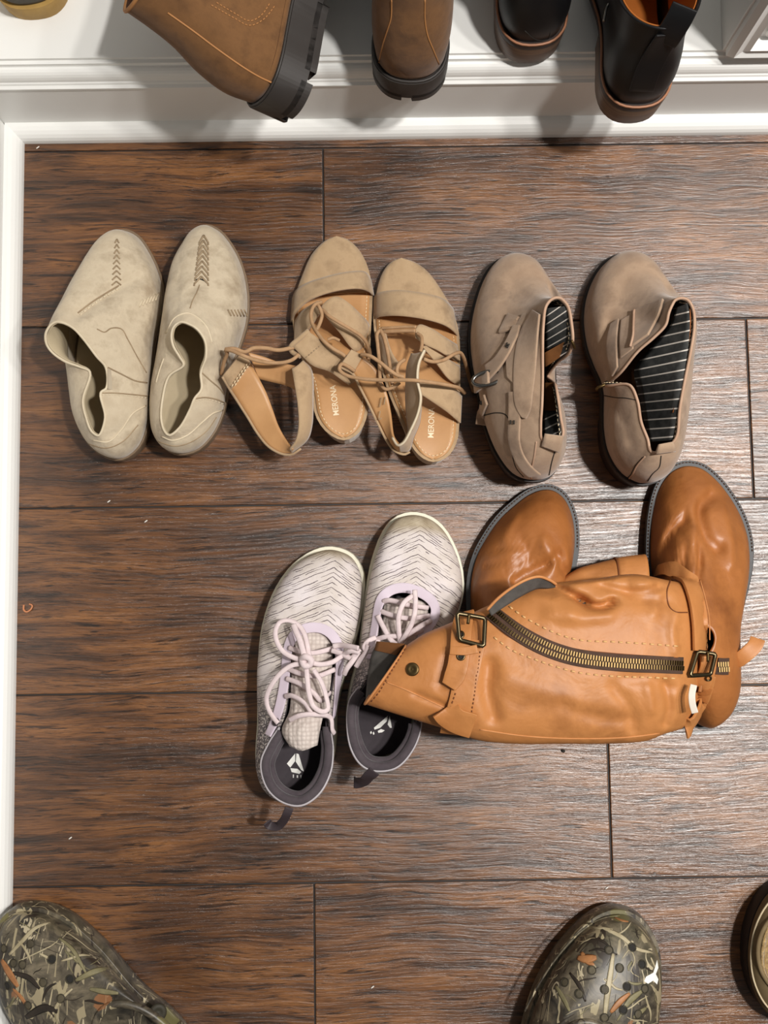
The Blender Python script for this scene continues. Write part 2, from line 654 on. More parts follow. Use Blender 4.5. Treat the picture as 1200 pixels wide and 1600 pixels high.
def patch_on(name, A, B, bvhs, parent, mat, lift=0.0015, thick=0.0016, n=26, nv=9, inner=None, mids=()):
    """panel that follows a built surface between two pixel edges"""
    rows = [even(np.array(q, float), n) for q in ([A] + list(mids) + [B])]
    rows = np.array(rows)
    g = np.zeros((n, nv, 3))
    z = 0.05
    for i in range(n):
        px = spline(rows[:, i], nv)
        for k in range(nv):
            h = hit(px[k][0], px[k][1], bvhs, lift)
            if h is None:
                g[i, k] = P(px[k][0], px[k][1], z)
            else:
                g[i, k] = h[0]
                z = h[0][2]
    for _ in range(2):
        g[1:-1] = (g[:-2] + 2 * g[1:-1] + g[2:]) / 4
    f = grid_faces(n, nv, False)
    V = g.reshape(-1, 3)
    p0, p1, p3 = V[f[len(f) // 2][0]], V[f[len(f) // 2][1]], V[f[len(f) // 2][3]]
    if np.dot(np.cross(p1 - p0, p3 - p0), CAM - p0) < 0:
        f = [tuple(reversed(q)) for q in f]
    return mesh_obj(name, V, f, mat, parent, solid=thick, inner=inner, sol_off=1.0, bevel=0.0004)


class MB:
    def __init__(s):
        s.V, s.F = [], []

    def add(s, V, Fc):
        o = len(s.V)
        s.V += [tuple(v) for v in V]
        s.F += [tuple(i + o for i in f) for f in Fc]

    def tube(s, pts, r, n=6, closed=False, flat=1.0, normals=None):
        pts = np.asarray(pts, float)
        m = len(pts)
        if m < 2:
            return
        if closed:
            T = np.roll(pts, -1, 0) - np.roll(pts, 1, 0)
        else:
            T = np.gradient(pts, axis=0)
        T /= np.maximum(np.linalg.norm(T, axis=1, keepdims=True), 1e-9)
        rr = np.full(m, r) if np.isscalar(r) else np.asarray(r)
        up = np.array([0, 0, 1.0]) if abs(T[0][2]) < 0.9 else np.array([1.0, 0, 0])
        A = np.cross(up, T[0])
        A /= np.linalg.norm(A)
        V = []
        for i in range(m):
            if normals is not None:
                A = np.cross(normals[i], T[i])
            A = A - T[i] * np.dot(A, T[i])
            A /= max(np.linalg.norm(A), 1e-9)
            B = np.cross(T[i], A)
            for k in range(n):
                th = 2 * math.pi * k / n
                V.append(pts[i] + rr[i] * (math.cos(th) * A + flat * math.sin(th) * B))
        Fc = []
        for i in range(m if closed else m - 1):
            j = (i + 1) % m
            for k in range(n):
                k2 = (k + 1) % n
                Fc.append((i * n + k, i * n + k2, j * n + k2, j * n + k))
        if not closed:
            Fc.append(tuple(range(n - 1, -1, -1)))
            Fc.append(tuple((m - 1) * n + k for k in range(n)))
        s.add(V, Fc)

    def box(s, c, ax, ay, az):
        """box with half-vectors"""
        c, ax, ay, az = map(np.asarray, (c, ax, ay, az))
        V = [c + i * ax + j * ay + k * az for i in (-1, 1) for j in (-1, 1) for k in (-1, 1)]
        Fc = [(0, 1, 3, 2), (4, 6, 7, 5), (0, 4, 5, 1), (2, 3, 7, 6), (0, 2, 6, 4), (1, 5, 7, 3)]
        s.add(V, Fc)

    def obj(s, name, mat, parent=None, **kw):
        return mesh_obj(name, s.V, s.F, mat, parent, **kw)


def tube_obj(name, pts, r, mat, parent, n=8, closed=False, samples=None, kind=None, flat=1.0, normals=None, label=None):
    pts = np.asarray(pts, float)
    if samples:
        pts = even(pts, samples, closed)
    m = MB()
    m.tube(pts, r, n, closed, flat, normals)
    return m.obj(name, mat, parent, kind=kind, label=label)


def seam(name, px, bvhs, parent, mat, r=0.0006, n=40, lift=0.0, closed=False):
    L, N = onto(px, bvhs, n, lift, closed=closed)
    return tube_obj(name, L, r, mat, parent, 5, closed)


def stitch(name, paths, bvhs, parent, mat, pitch=6.0, frac=0.6, r=0.0005, lift=0.0003):
    """dashes every `pitch` pixels along pixel paths on a surface"""
    m = MB()
    for px in paths:
        p = np.array([q[:2] for q in px], float)
        L = np.linalg.norm(np.diff(even(p, 60), axis=0), axis=1).sum()
        k = max(int(L / pitch), 2)
        q = even(p, k * 4 + 1)
        for i in range(k):
            a, b = q[i * 4], q[i * 4] + (q[i * 4 + 4] - q[i * 4]) * frac
            pts, nn = onto([a, (a + b) / 2, b], bvhs, None, lift)
            m.tube(pts, r, 5)
    return m.obj(name, mat, parent, kind='stuff')


def strap_on(name, px, width, bvhs, parent, mat, thick=0.0018, n=30, lift=0.001, inner=None, wscale=None):
    """leather strap lying on a surface along a pixel centre line, width in metres"""
    L, N = onto(px, bvhs, n, lift)
    for _ in range(3):
        L[1:-1] = (L[:-2] + 2 * L[1:-1] + L[2:]) / 4
        N[1:-1] = (N[:-2] + 2 * N[1:-1] + N[2:]) / 4
    return strap3(name, L, N, width, parent, mat, thick, inner, wscale)


def strap3(name, L, N, width, parent, mat, thick=0.0018, inner=None, wscale=None):
    T = np.gradient(L, axis=0)
    T /= np.linalg.norm(T, axis=1, keepdims=True)
    N = N / np.linalg.norm(N, axis=1, keepdims=True)
    S = np.cross(T, N)
    S /= np.linalg.norm(S, axis=1, keepdims=True)
    V = []
    for i in range(len(L)):
        w = width * (wscale[i] if wscale is not None else 1.0) / 2
        for t in (-1, -0.6, 0, 0.6, 1):
            V.append(L[i] + S[i] * w * t)
    o = mesh_obj(name, V, grid_faces(len(L), 5, False), mat, parent, solid=thick, inner=inner, sol_off=0.0, bevel=0.0004)
    return o


def strip(name, A, B, mat, parent, thick=0.0018, inner=None, n=36, nv=7, arch=0.0, label=None, mids=()):
    """band between two traced edges (x, y, height); optional arch lifts the middle"""
    rows = [even(PP(A), n)] + [even(PP(m_), n) for m_ in mids] + [even(PP(B), n)]
    rows = np.array(rows)
    g = np.zeros((n, nv, 3))
    for i in range(n):
        g[i] = spline(rows[:, i], nv)
    if arch:
        g[:, :, 2] += arch * np.sin(np.linspace(0, math.pi, n))[:, None]
    f = grid_faces(n, nv, False)
    V = g.reshape(-1, 3)
    nrm = np.cross(g[n // 2, nv // 2] - g[n // 2 - 1, nv // 2], g[n // 2, nv // 2] - g[n // 2, nv // 2 - 1])
    if nrm[2] > 0:
        pass
    # make the front face look at the camera
    c = g[n // 2, nv // 2]
    p0, p1, p3 = V[f[len(f) // 2][0]], V[f[len(f) // 2][1]], V[f[len(f) // 2][3]]
    if np.dot(np.cross(p1 - p0, p3 - p0), CAM - c) < 0:
        f = [tuple(reversed(q)) for q in f]
    o = mesh_obj(name, V, f, mat, parent, solid=thick, inner=inner, label=label)
    o2 = BVHTree.FromPolygons([tuple(v) for v in V], f)
    return o, o2


def ring_offset(pts, d):
    """push a closed ring outwards in plan"""
    T = np.roll(pts, -1, 0) - np.roll(pts, 1, 0)
    n = np.stack([T[:, 1], -T[:, 0], np.zeros(len(pts))], -1)
    n /= np.maximum(np.linalg.norm(n, axis=1, keepdims=True), 1e-9)
    c = pts.mean(0)
    if (n * (pts - c)).sum() < 0:
        n = -n
    return pts + n * d


def pair_cap(N, base, flip=False):
    """fill a closed ring (index 0 = heel) with strips from side to side"""
    f = []
    h = N // 2
    f.append((base + 0, base + 1, base + N - 1))
    for i in range(1, h - 1):
        f.append((base + i, base + i + 1, base + N - i - 1, base + N - i))
    f.append((base + h - 1, base + h, base + h + 1))
    return [tuple(reversed(q)) for q in f] if flip else f


def slab(name, top, bottom, mat, parent, label=None, bev=None, smooth=True, mid=None):
    """solid between two closed rings with equal counts (index 0 = heel, N/2 = toe)"""
    N = len(top)
    rings = [bottom] + ([mid] if mid is not None else []) + [top]
    V = np.vstack(rings)
    f = []
    for r in range(len(rings) - 1):
        for i in range(N):
            j = (i + 1) % N
            f.append((r * N + i, r * N + j, (r + 1) * N + j, (r + 1) * N + i))
    f += pair_cap(N, 0, True) + pair_cap(N, (len(rings) - 1) * N)
    o = mesh_obj(name, V, f, mat, parent, smooth=False, label=label)
    me = o.data
    bm = bmesh.new()
    bm.from_mesh(me)
    bmesh.ops.recalc_face_normals(bm, faces=bm.faces)
    bm.to_mesh(me)
    bm.free()
    if smooth:
        for p in me.polygons:
            p.use_smooth = len(p.vertices) == 4 and abs(p.normal.z) < 0.7
    md = o.modifiers.new('Bevel', 'BEVEL')
    md.width = bev or 0.0012
    md.segments = 2
    md.limit_method = 'ANGLE'
    md.angle_limit = math.radians(50)
    return o


SIDE = np.array([(0.0, 0.0), (0.02, 0.25), (0.15, 0.52), (0.42, 0.76), (0.75, 0.92), (1.0, 1.0)])  # (inward, rise)


def shoe_cols(spec, vamp, z0=0.0, world=False):
    """spec rows: (bx,by,bz, rx,ry,rz, w[, bulge]); w mixes side profile (0) and vamp profile (1)
    vamp: list of 4 (fraction, z)"""
    cols = []
    C = np.mean([P(r[0], r[1], r[2] + z0) for r in spec], axis=0)
    for r in spec:
        b = P(r[0], r[1], r[2] + z0)
        e = P(r[3], r[4], r[5] + z0)
        w = r[6]
        bulge = r[7] if len(r) > 7 else 0.003
        pts = []
        out = b - C
        out[2] = 0
        out /= max(np.linalg.norm(out), 1e-6)
        for k in range(6):
            hs, zs = SIDE[k]
            hz = b[2] + (e[2] - b[2]) * zs
            if k == 0 or k == 5:
                h, z = SIDE[k][0], hz
            else:
                vh, vz = vamp[k - 1]
                h = hs * (1 - w) + vh * w
                z = hz * (1 - w) + (vz + z0) * w
            q = b + (e - b) * h
            q[2] = z
            q += out * bulge * math.sin(math.pi * min(SIDE[k][1], 1.0)) * (1.0 if k not in (0, 5) else 0)
            pts.append(q)
        cols.append(np.array(pts))
    return cols


def base_of(cols, z=0.0):
    c = np.mean([q[0] for q in cols], axis=0)
    return (c[0], c[1], z)


def sole_for(S, root, mat, zfun, off=0.002, name='sole', floor=0.0, tuck=0.0, n=64, label=None):
    """outsole below the lower edge of an upper; zfun(ring)->bottom heights"""
    idx = [int(round(i * S.nu / n)) % S.nu for i in range(n)]
    ring = S.g[idx, 0]
    top = ring_offset(ring, off)
    top[:, 2] = ring[:, 2] + 0.0015
    bot = ring_offset(ring, off - tuck)
    bot[:, 2] = np.maximum(zfun(ring), floor)
    return slab(name, top, bot, mat, root, label=label), top, bot


def heel_block(top_ring, k, root, mat, z0=0.0, taper=0.94, name='heel', shift=(0, 0, 0)):
    """block under the rear k points each side of ring index 0"""
    N = len(top_ring)
    idx = list(range(0, k + 1)) + list(range(N - k, N))
    r = top_ring[idx].copy()
    c = r.mean(0)
    b = c + (r - c) * taper + np.array(shift)
    b[:, 2] = z0
    r = c + (r - c) * 0.99
    r[:, 2] = top_ring[idx][:, 2] + 0.0005
    n = len(idx)
    V = np.vstack([b, r])
    f = [(i, (i + 1) % n, n + (i + 1) % n, n + i) for i in range(n)]
    f.append(tuple(range(n - 1, -1, -1)))
    f.append(tuple(range(n, 2 * n)))
    o = mesh_obj(name, V, f, mat, root, smooth=False, bevel=0.001)
    return o


def insole_for(S, root, mat, inset=0.004, rise=0.004, n=64, name='insole'):
    idx = [int(round(i * S.nu / n)) % S.nu for i in range(n)]
    ring = ring_offset(S.g[idx, 0], -inset)
    ring[:, 2] += rise
    low = ring.copy()
    low[:, 2] -= 0.003
    o = slab(name, ring, low, mat, root, bev=0.0006)
    return o, BVHTree.FromPolygons([tuple(v) for v in ring], pair_cap(n, 0))


def decal(name, polys, bvhs, mat, parent, lift=0.0004, thick=0.0003, kind=None):
    """thin raised print: pixel polygons dropped on to a surface"""
    m = MB()
    for poly in polys:
        top = []
        for (x, y) in poly:
            h = hit(x, y, bvhs, lift)
            if h is None:
                continue
            top.append(h[0])
        k = len(top)
        if k < 3:
            continue
        top = np.array(top)
        bot = top - np.array([0, 0, lift + 0.0002])
        V = np.vstack([bot, top])
        f = [tuple(range(k, 2 * k)), tuple(range(k - 1, -1, -1))] + [(i, (i + 1) % k, k + (i + 1) % k, k + i) for i in range(k)]
        m.add(V, f)
    o = m.obj(name, mat, parent, smooth=False, kind=kind)
    return o


def text_decal(body, cx, cy, length, ang, bvhs, mat, parent, name='lettering'):
    cu = bpy.data.curves.new('t', 'FONT')
    cu.body = body
    cu.align_x = 'CENTER'
    cu.align_y = 'CENTER'
    cu.size = 1.0
    cu.offset = 0.012
    tmp = bpy.data.objects.new('t', cu)
    COL.objects.link(tmp)
    dg = bpy.context.evaluated_depsgraph_get()
    dg.update()
    me = bpy.data.meshes.new_from_object(tmp.evaluated_get(dg))
    xs = [v.co.x for v in me.vertices]
    w = max(xs) - min(xs)
    s = length / w
    ca, sa = math.cos(ang), math.sin(ang)
    V = []
    for v in me.vertices:
        u, t = v.co.x * s, v.co.y * s * 1.15
        x = cx + u * ca - t * sa
        y = cy - (u * sa + t * ca)
        h = hit(x, y, bvhs, 0.0005)
        V.append(h[0] if h is not None else P(x, y, 0.05))
    Fc = [tuple(p.vertices) for p in me.polygons]
    bpy.data.objects.remove(tmp)
    return mesh_obj(name, V, Fc, mat, parent, smooth=False)


def disc_obj(name, c, n, r, h, mat, parent, seg=16, hole=None, dome=0.0):
    """rivet / eyelet: turned profile around a normal"""
    c, n = np.asarray(c), np.asarray(n) / np.linalg.norm(n)
    a = np.cross(n, [0, 1, 0.1])
    a /= np.linalg.norm(a)
    b = np.cross(n, a)
    if hole:
        prof = [(hole, 0), (hole, h * .8), ((r + hole) / 2, h), (r, h * .6), (r, 0)]
    else:
        prof = [(r, 0), (r, h * .6), (r * .85, h), (r * .45, h + dome), (r * .3, h * .7 + dome), (0.0001, h + dome)]
    V, Fc = [], []
    k = len(prof)
    for i in range(seg):
        th = 2 * math.pi * i / seg
        for (rr, hh) in prof:
            V.append(c + (math.cos(th) * a + math.sin(th) * b) * rr + n * hh)
    for i in range(seg):
        j = (i + 1) % seg
        for q in range(k - 1):
            Fc.append((i * k + q, j * k + q, j * k + q + 1, i * k + q + 1))
    return mesh_obj(name, V, Fc, mat, parent)


# ------------------------------------------------------------------ the setting
def box_mesh(x0, x1, y0, y1, z0, z1):
    V = [(x, y, z) for x in (x0, x1) for y in (y0, y1) for z in (z0, z1)]
    F = [(0, 1, 3, 2), (4, 6, 7, 5), (0, 4, 5, 1), (2, 3, 7, 6), (0, 2, 6, 4), (1, 5, 7, 3)]
    return V, F


def struct(name, V, F, mat, label, parent=None, smooth=False, bevel=None):
    o = mesh_obj(name, V, F, mat, parent, smooth=smooth, bevel=bevel)
    o['kind'] = 'structure'
    o['label'] = label
    return o


XL = -0.3822            # front of the shoe moulding along the left wall
YQ = 0.5082             # front of the shoe moulding along the step
ZS = 0.122              # top of the white step
YR = YQ + 0.016         # riser face
XR = 1.05
YN = -0.95
fl = struct('floor', *box_mesh(XL - 0.03, XR, YN, YR + 0.01, -0.03, -0.0022), 'gap', 'dark brown hand-scraped wood-look plank floor')


def plank(x0, x1, y0, y1):
    g = 0.0008
    cx, cy = (x0 + x1) / 2, (y0 + y1) / 2
    V, F = box_mesh(x0 + g - cx, x1 - g - cx, y0 + g - cy, y1 - g - cy, -0.008, 0.0)
    me = bpy.data.meshes.new('plank')
    me.from_pydata(V, [], F)
    bm = bmesh.new()
    bm.from_mesh(me)
    bmesh.ops.recalc_face_normals(bm, faces=bm.faces)
    bm.to_mesh(me)
    bm.free()
    me.materials.append(M['wood'])
    o = bpy.data.objects.new('plank', me)
    COL.objects.link(o)
    o.parent = fl
    o.location = (cx, cy, 0)
    md = o.modifiers.new('Bevel', 'BEVEL')
    md.width = 0.0010
    md.segments = 2
    return o


Y0, PW = 0.49963, 0.195
rows = [(Y0, YR + 0.005, [0.62]), (Y0 - PW, Y0, [-0.0578, 0.85]), (Y0 - 2 * PW, Y0 - PW, [0.395]),
        (Y0 - 3 * PW, Y0 - 2 * PW, [0.78]), (Y0 - 4 * PW, Y0 - 3 * PW, [0.2323]), (Y0 - 5 * PW, Y0 - 4 * PW, [-0.0738, 0.7]),
        (Y0 - 6 * PW, Y0 - 5 * PW, [0.35]), (Y0 - 7 * PW, Y0 - 6 * PW, [0.0])]
for (a, b, seams) in rows:
    xs = [XL - 0.02] + seams + [XR]
    for i in range(len(xs) - 1):
        plank(xs[i], xs[i + 1], a, b)


def quarter(n=7, w=0.016, h=0.017):
    return [(0, 0)] + [(w * (1 - math.sin(math.pi / 2 * i / n)), h * math.cos(math.pi / 2 * (1 - i / n)) if False else h * math.sin(math.pi / 2 * i / n)) for i in range(n + 1)]


# moulding along the step (profile in y,z), mitred in the corner
def along_x(name, prof, x0f, x1, mat, label):
    V, F = [], []
    k = len(prof)
    for (y, z) in prof:
        V.append((x0f(y), y, z))
    for (y, z) in prof:
        V.append((x1, y, z))
    for i in range(k):
        j = (i + 1) % k
        F.append((i, j, k + j, k + i))
    F += [tuple(range(k)), tuple(range(2 * k - 1, k - 1, -1))]
    o = struct(name, V, F, mat, label)
    bm = bmesh.new()
    bm.from_mesh(o.data)
    bmesh.ops.recalc_face_normals(bm, faces=bm.faces)
    bm.to_mesh(o.data)
    bm.free()
    return o


Q = [(0.0, 0.0)] + [(0.016 - 0.016 * math.cos(math.pi / 2 * i / 6), 0.002 + 0.016 * math.sin(math.pi / 2 * i / 6)) for i in range(7)] + [(0.016, 0.0)]
along_x('trim_1', [(YQ + a, b) for a, b in Q], lambda y: XL - (y - YQ), XR, 'white', 'white rounded shoe moulding at the foot of the white step')
V, F = [], []
k = len(Q)
for yv in (None, YN):
    for a, b in Q:
        V.append((XL - a, (YQ + a) if yv is None else yv, b))
for i in range(k):
    j = (i + 1) % k
    F.append((i, j, k + j, k + i))
F += [tuple(range(k)), tuple(range(2 * k - 1, k - 1, -1))]
struct('trim_2', V, F, 'white', 'white rounded shoe moulding along the left wall')
V, F = box_mesh(XL - 0.030, XL - 0.016, YN, YR, 0.0, 0.13)
struct('baseboard_left', V, F, 'white', 'white baseboard along the left wall', bevel=0.003)
V, F = box_mesh(XL - 0.13, XL - 0.030, YN, 0.95, 0.0, 0.32)
struct('wall_left', V, F, 'wallwhite', 'plain white wall on the left')

# step: riser board, bead, cove, then the flat top
prof = [(YR, 0.0), (YR, 0.0905), (YR - 0.0010, 0.0915), (YR - 0.0012, 0.0945), (YR + 0.0016, 0.0965), (YR + 0.0024, 0.0985)]
for i in range(7):
    a = math.pi / 2 * i / 6
    prof.append((YR + 0.0035 + 0.009 * (1 - math.cos(a)), 0.0995 + 0.0135 * math.sin(a)))
prof += [(YR + 0.0130, 0.1145), (YR + 0.0130, 0.1175), (YR + 0.0165, 0.1182), (YR + 0.0165, ZS), (0.95, ZS), (0.95, 0.0)]
along_x('white_step', prof, lambda y: XL - 0.030, XR, 'white', 'white painted step with a moulded front edge that carries a row of boots')
V, F = box_mesh(XL - 0.13, XR, 0.95, 1.05, 0.0, 2.2)
struct('wall_back', V, F, 'wallwhite', 'plain white wall behind the step')

# panelled white post standing on the step at the right
xa = P(1129, 86, ZS)[0]
ya = P(1160, 86, ZS)[1]
V, F = box_mesh(xa, XR, ya + 0.004, ya + 0.12, ZS, ZS + 0.9)
post = struct('panelled_post', V, F, 'white', 'white panelled box post standing on the step', bevel=0.001)
mb = MB()


def rect_frame(mb, x0, x1, z0, z1, y, w, d):
    """mitred picture-frame moulding on the face"""
    pr = [(0.0, 0.0), (0.0, d * .55), (w * .25, d), (w * .55, d * .75), (w * .8, d * .95), (w, d * .2), (w, 0.0)]
    V, F = [], []
    cs = [(x0, z0, 1, 1), (x1, z0, -1, 1), (x1, z1, -1, -1), (x0, z1, 1, -1)]
    kk = len(pr)
    for (x, z, sx, sz) in cs:
        for (a, h) in pr:
            V.append((x + sx * a, y - h, z + sz * a))
    for c in range(4):
        e = (c + 1) % 4
        for i in range(kk - 1):
            F.append((c * kk + i, e * kk + i, e * kk + i + 1, c * kk + i + 1))
    mb.add(V, F)


rect_frame(mb, xa + 0.002, XR - 0.02, ZS + 0.004, ZS + 0.85, ya + 0.004, 0.022, 0.012)
mb.obj('panel_moulding', 'white', post, smooth=False)
mb = MB()
V, F = box_mesh(xa + 0.030, XR - 0.05, ya - 0.001, ya + 0.004, ZS + 0.034, ZS + 0.82)
mb.add(V, F)
mb.obj('raised_panel', 'white', post, smooth=False, bevel=0.002)

# crumbs on the floor
t = thing('wood_curl', 'tiny orange curled wood shaving on the floor by the left wall', 'debris', P(42, 950))
tube_obj('shaving', PP([(37, 945, .0006), (37, 953, .001), (41, 956, .0015), (48, 952, .002), (50, 946, .0012), (45, 944, .003)]), 0.0011, 'debris', t, 5, samples=20, flat=0.4)
for (x, y, lab) in ((59, 231, 'white paint crumb in the top left floor corner'), (170, 784, 'white crumb on the seam above the plain left plank'), (228, 815, 'white curled crumb on the left middle plank'),
                    (110, 1310, 'tiny white crumb left of the lilac sneakers'), (948, 1388, 'white sliver on the plank seam above the right clog'), (582, 1543, 'tiny white crumb between the two clogs')):
    t = tube_obj('crumb', PP([(x - 2, y + 1, .0006), (x, y - 0.5, .0014), (x + 2, y - 2, .0006)]), 0.0007, 'speck', None, 5, samples=6)
    t['label'] = lab
    t['category'] = 'debris'
    t['group'] = 'crumbs on the floor'
t = tube_obj('crumb', PP([(878, 1172, .0006), (880, 1174, .0014), (882, 1173, .0006)]), 0.0014, 'hole', None, 6, samples=6)
t['label'] = 'dark crumb on the floor below the tan boot shaft'
t['category'] = 'debris'
# ------------------------------------------------------------------ beige ankle boots
def heel_z(hh, y_h, y_t):
    def f(ring):
        t = np.clip((ring[:, 1] - y_h) / (y_t - y_h), 0, 1)
        return ring[:, 2] - 0.006
    return f


def beige_boot(label, spec, vamp, dents, extra):
    cols = shoe_cols(spec, vamp)
    root = thing('ankle_boot', label, 'boot', base_of(cols), 'beige ankle boots')
    S = Surf(cols, 132, 34, True, dents)
    S.build('upper', 'beige', root, 0.0014)
    S.build('lining', 'beige_in', root, 0.0006, v0=0.3, v1=0.985, off=-0.0019)
    sole_for(S, root, 'beige_sole', lambda r: r[:, 2] - 0.008, 0.0022)
    sl = S.g[[int(round(i * S.nu / 64)) % S.nu for i in range(64)], 0].copy()
    sl = ring_offset(sl, 0.0005)
    sl[:, 2] -= 0.0065
    heel_block(sl, 13, root, 'beige_sole', 0.0)
    ins, ib = insole_for(S, root, 'beige_in')
    rim = S.g[:, -1]
    tube_obj('topline_binding', rim, 0.0013, 'beige_light', root, 6, True)
    extra(root, S)
    return S


A = [(197, 716, .030, 161, 680, .078, 0), (222, 698, .030, 171, 652, .082, 0), (236, 662, .028, 164, 614, .088, 0, .006),
     (240, 615, .024, 173, 606, .086, 0, .006), (243, 578, .020, 172, 574, .088, 0.05, .004), (248, 535, .016, 158, 557, .096, 0.3),
     (260, 490, .013, 136, 528, .100, 0.7), (258, 440, .012, 122, 513, .100, 1), (238, 392, .012, 110, 506, .099, 1), (220, 369, .012, 102, 503.5, .099, 1),
     (200, 361, .012, 95, 503, .098, 1), (181, 370, .012, 89, 505.5, .097, 1), (162, 396, .012, 84, 510, .096, 1), (142, 440, .012, 78, 522, .092, 0.8),
     (133, 478, .014, 79, 536, .088, 0.4), (127, 515, .017, 87, 549, .084, 0.1), (122, 550, .020, 107, 564, .080, 0),
     (121, 585, .022, 131, 573, .076, 0), (121, 612, .024, 147, 581, .072, 0), (126, 652, .028, 136, 625, .070, 0, .001),
     (146, 692, .030, 141, 652, .072, 0, .001), (170, 711, .030, 150, 674, .075, 0, .002)]
VA = [(0.10, .042), (0.32, .058), (0.58, .072), (0.84, .088)]


def extraA(root, S):
    b = [S.bvh]
    seam('seam', [(128, 489), (150, 472), (172, 458), (192, 446)], b, root, 'beige_dark', 0.0009)
    stitch('stitching', [[(132, 492), (152, 476), (174, 461), (194, 449)]], b, root, 'beige_light', 7, 0.55, 0.0010)
    # woven lacing down the toe
    m = MB()
    for i in range(9):
        y = 374 + i * 8.2
        x = 189 - i * 0.1
        wd = 3 + i * 0.55
        for sx in (-1, 1):
            L, _ = onto([(x, y), (x + sx * wd, y + 6)], b, 4, 0.0004)
            m.tube(L, 0.0008, 5)
    m.obj('woven_seam', 'beige_dark', root, kind='stuff')
    m = MB()
    for i in range(6):
        L, _ = onto([(224 + i * 5, 479 - i * 2), (229 + i * 5, 468 - i * 2)], b, 4, 0.0003)
        m.tube(L, 0.0009, 5)
    m.obj('whip_stitching', 'beige_light', root, kind='stuff')
    seam('seam', [(158, 514), (170, 519), (180, 513), (196, 514), (206, 530), (220, 556), (235, 582)], b, root, 'beige_dark', 0.0007)
    seam('seam', [(175, 574), (195, 584), (218, 595), (236, 598)], b, root, 'beige_dark', 0.0008)
    seam('seam', [(164, 614), (185, 614), (210, 616), (239, 619)], b, root, 'beige_dark', 0.0008)
    stitch('stitching', [[(166, 617), (185, 617), (210, 619), (238, 622)]], b, root, 'beige_light', 5, 0.6, 0.0005)
    seam('seam', [(152, 688), (176, 690), (196, 672), (214, 646), (234, 634)], b, root, 'beige_light', 0.0009)
    seam('seam', [(146, 694), (172, 700), (198, 690), (222, 664)], b, root, 'beige_dark', 0.0007)
    gore, _ = strip('elastic_gore', [(175, 575, .0885), (176, 608, .0875)], [(236, 600, .045), (237, 616, .042)], 'beige_gore', root, 0.001)
    gore.location.z = 0.0
    stitch('collar_stitching', [[(84, 516), (82, 532), (93, 548), (112, 559), (132, 567)]], b, root, 'beige_dark', 6, 0.5, 0.0006)


dA = [([(128, 489), (160, 466), (195, 445), (225, 430)], 9, 0.006), ([(140, 505), (175, 490), (215, 470)], 10, -0.003),
      ([(195, 530), (215, 500), (230, 480)], 9, 0.003), ([(150, 693), (200, 668), (232, 640)], 7, 0.002), ([(205, 375), (230, 395)], 10, 0.0015)]
beige_boot('beige suede ankle boot nearest the left wall, collar slumped open to the left', A, VA, dA, extraA)

B = [(283, 708, .030, 267, 680, .076, 0), (310, 702, .030, 283, 668, .079, 0), (334, 678, .030, 299, 640, .084, 0), (350, 642, .028, 306, 623, .088, 0, .005),
     (356, 610, .024, 317, 608, .084, 0, .004), (360, 578, .020, 316, 582, .084, 0, .003), (374, 545, .015, 324, 558, .092, 0.2),
     (387, 500, .012, 323, 534, .096, 0.55), (388, 455, .012, 314, 518, .098, 0.9), (378, 412, .012, 305, 510, .099, 1),
     (361, 380, .012, 298, 506.5, .099, 1), (344, 361, .012, 292, 504, .099, 1), (326, 354, .012, 286, 503, .099, 1), (308, 362, .012, 281, 504.5, .098, 1), (293, 384, .012, 276, 508, .097, 1),
     (279, 412, .012, 272, 514, .095, 0.9), (270, 455, .013, 270, 526, .092, 0.5), (265, 500, .015, 273, 541, .090, 0.2),
     (258, 540, .019, 283, 558, .086, 0), (250, 572, .023, 289, 570, .082, 0), (244, 602, .026, 266, 588, .074, 0),
     (241, 640, .029, 256, 624, .071, 0), (245, 675, .030, 254, 654, .071, 0), (260, 698, .030, 259, 673, .073, 0)]


def extraB(root, S):
    b = [S.bvh]
    seam('seam', [(262, 520), (275, 497), (295, 489), (312, 497), (326, 512), (334, 535)], b, root, 'beige_light', 0.0010)
    m = MB()
    for i in range(9):
        y = 368 + i * 8.0
        x = 320.5 - i * 0.5
        wd = 7 + i * 0.5
        for sx in (-1, 1):
            L, _ = onto([(x, y), (x + sx * wd, y + 12)], b, 5, 0.0004)
            m.tube(L, 0.0010, 5)
            L, _ = onto([(x + sx * wd, y + 13), (x + sx * wd, y + 15)], b, 3, 0.0003)
            m.tube(L, 0.0009, 5)
    m.obj('woven_seam', 'beige_dark', root, kind='stuff')
    seam('tongue_slit', [(307, 438), (314, 436), (322, 439)], b, root, 'hole', 0.0008, 12)
    seam('seam', [(314, 445), (310, 456), (303, 470), (299, 482)], b, root, 'beige_dark', 0.0006)
    m = MB()
    for i in range(6):
        L, _ = onto([(358 + i * 5, 484), (363 + i * 5, 494)], b, 4, 0.0003)
        m.tube(L, 0.0009, 5)
    m.obj('whip_stitching', 'beige_dark', root, kind='stuff')
    seam('seam', [(317, 582), (330, 594), (344, 606), (352, 616)], b, root, 'beige_dark', 0.0008)
    seam('seam', [(306, 623), (322, 621), (340, 624), (354, 630)], b, root, 'beige_dark', 0.0008)
    stitch('stitching', [[(308, 626), (322, 624), (340, 627), (353, 633)]], b, root, 'beige_light', 5, 0.6, 0.0005)
    seam('seam', [(255, 682), (272, 688), (295, 680), (318, 660), (335, 646), (350, 641)], b, root, 'beige_light', 0.0010)
    seam('seam', [(250, 690), (276, 697), (302, 690), (326, 672), (340, 652)], b, root, 'beige_dark', 0.0007)
    seam('zipper_edge', [(258, 560), (251, 580), (246, 598)], b, root, 'beige_light', 0.0009, 12)


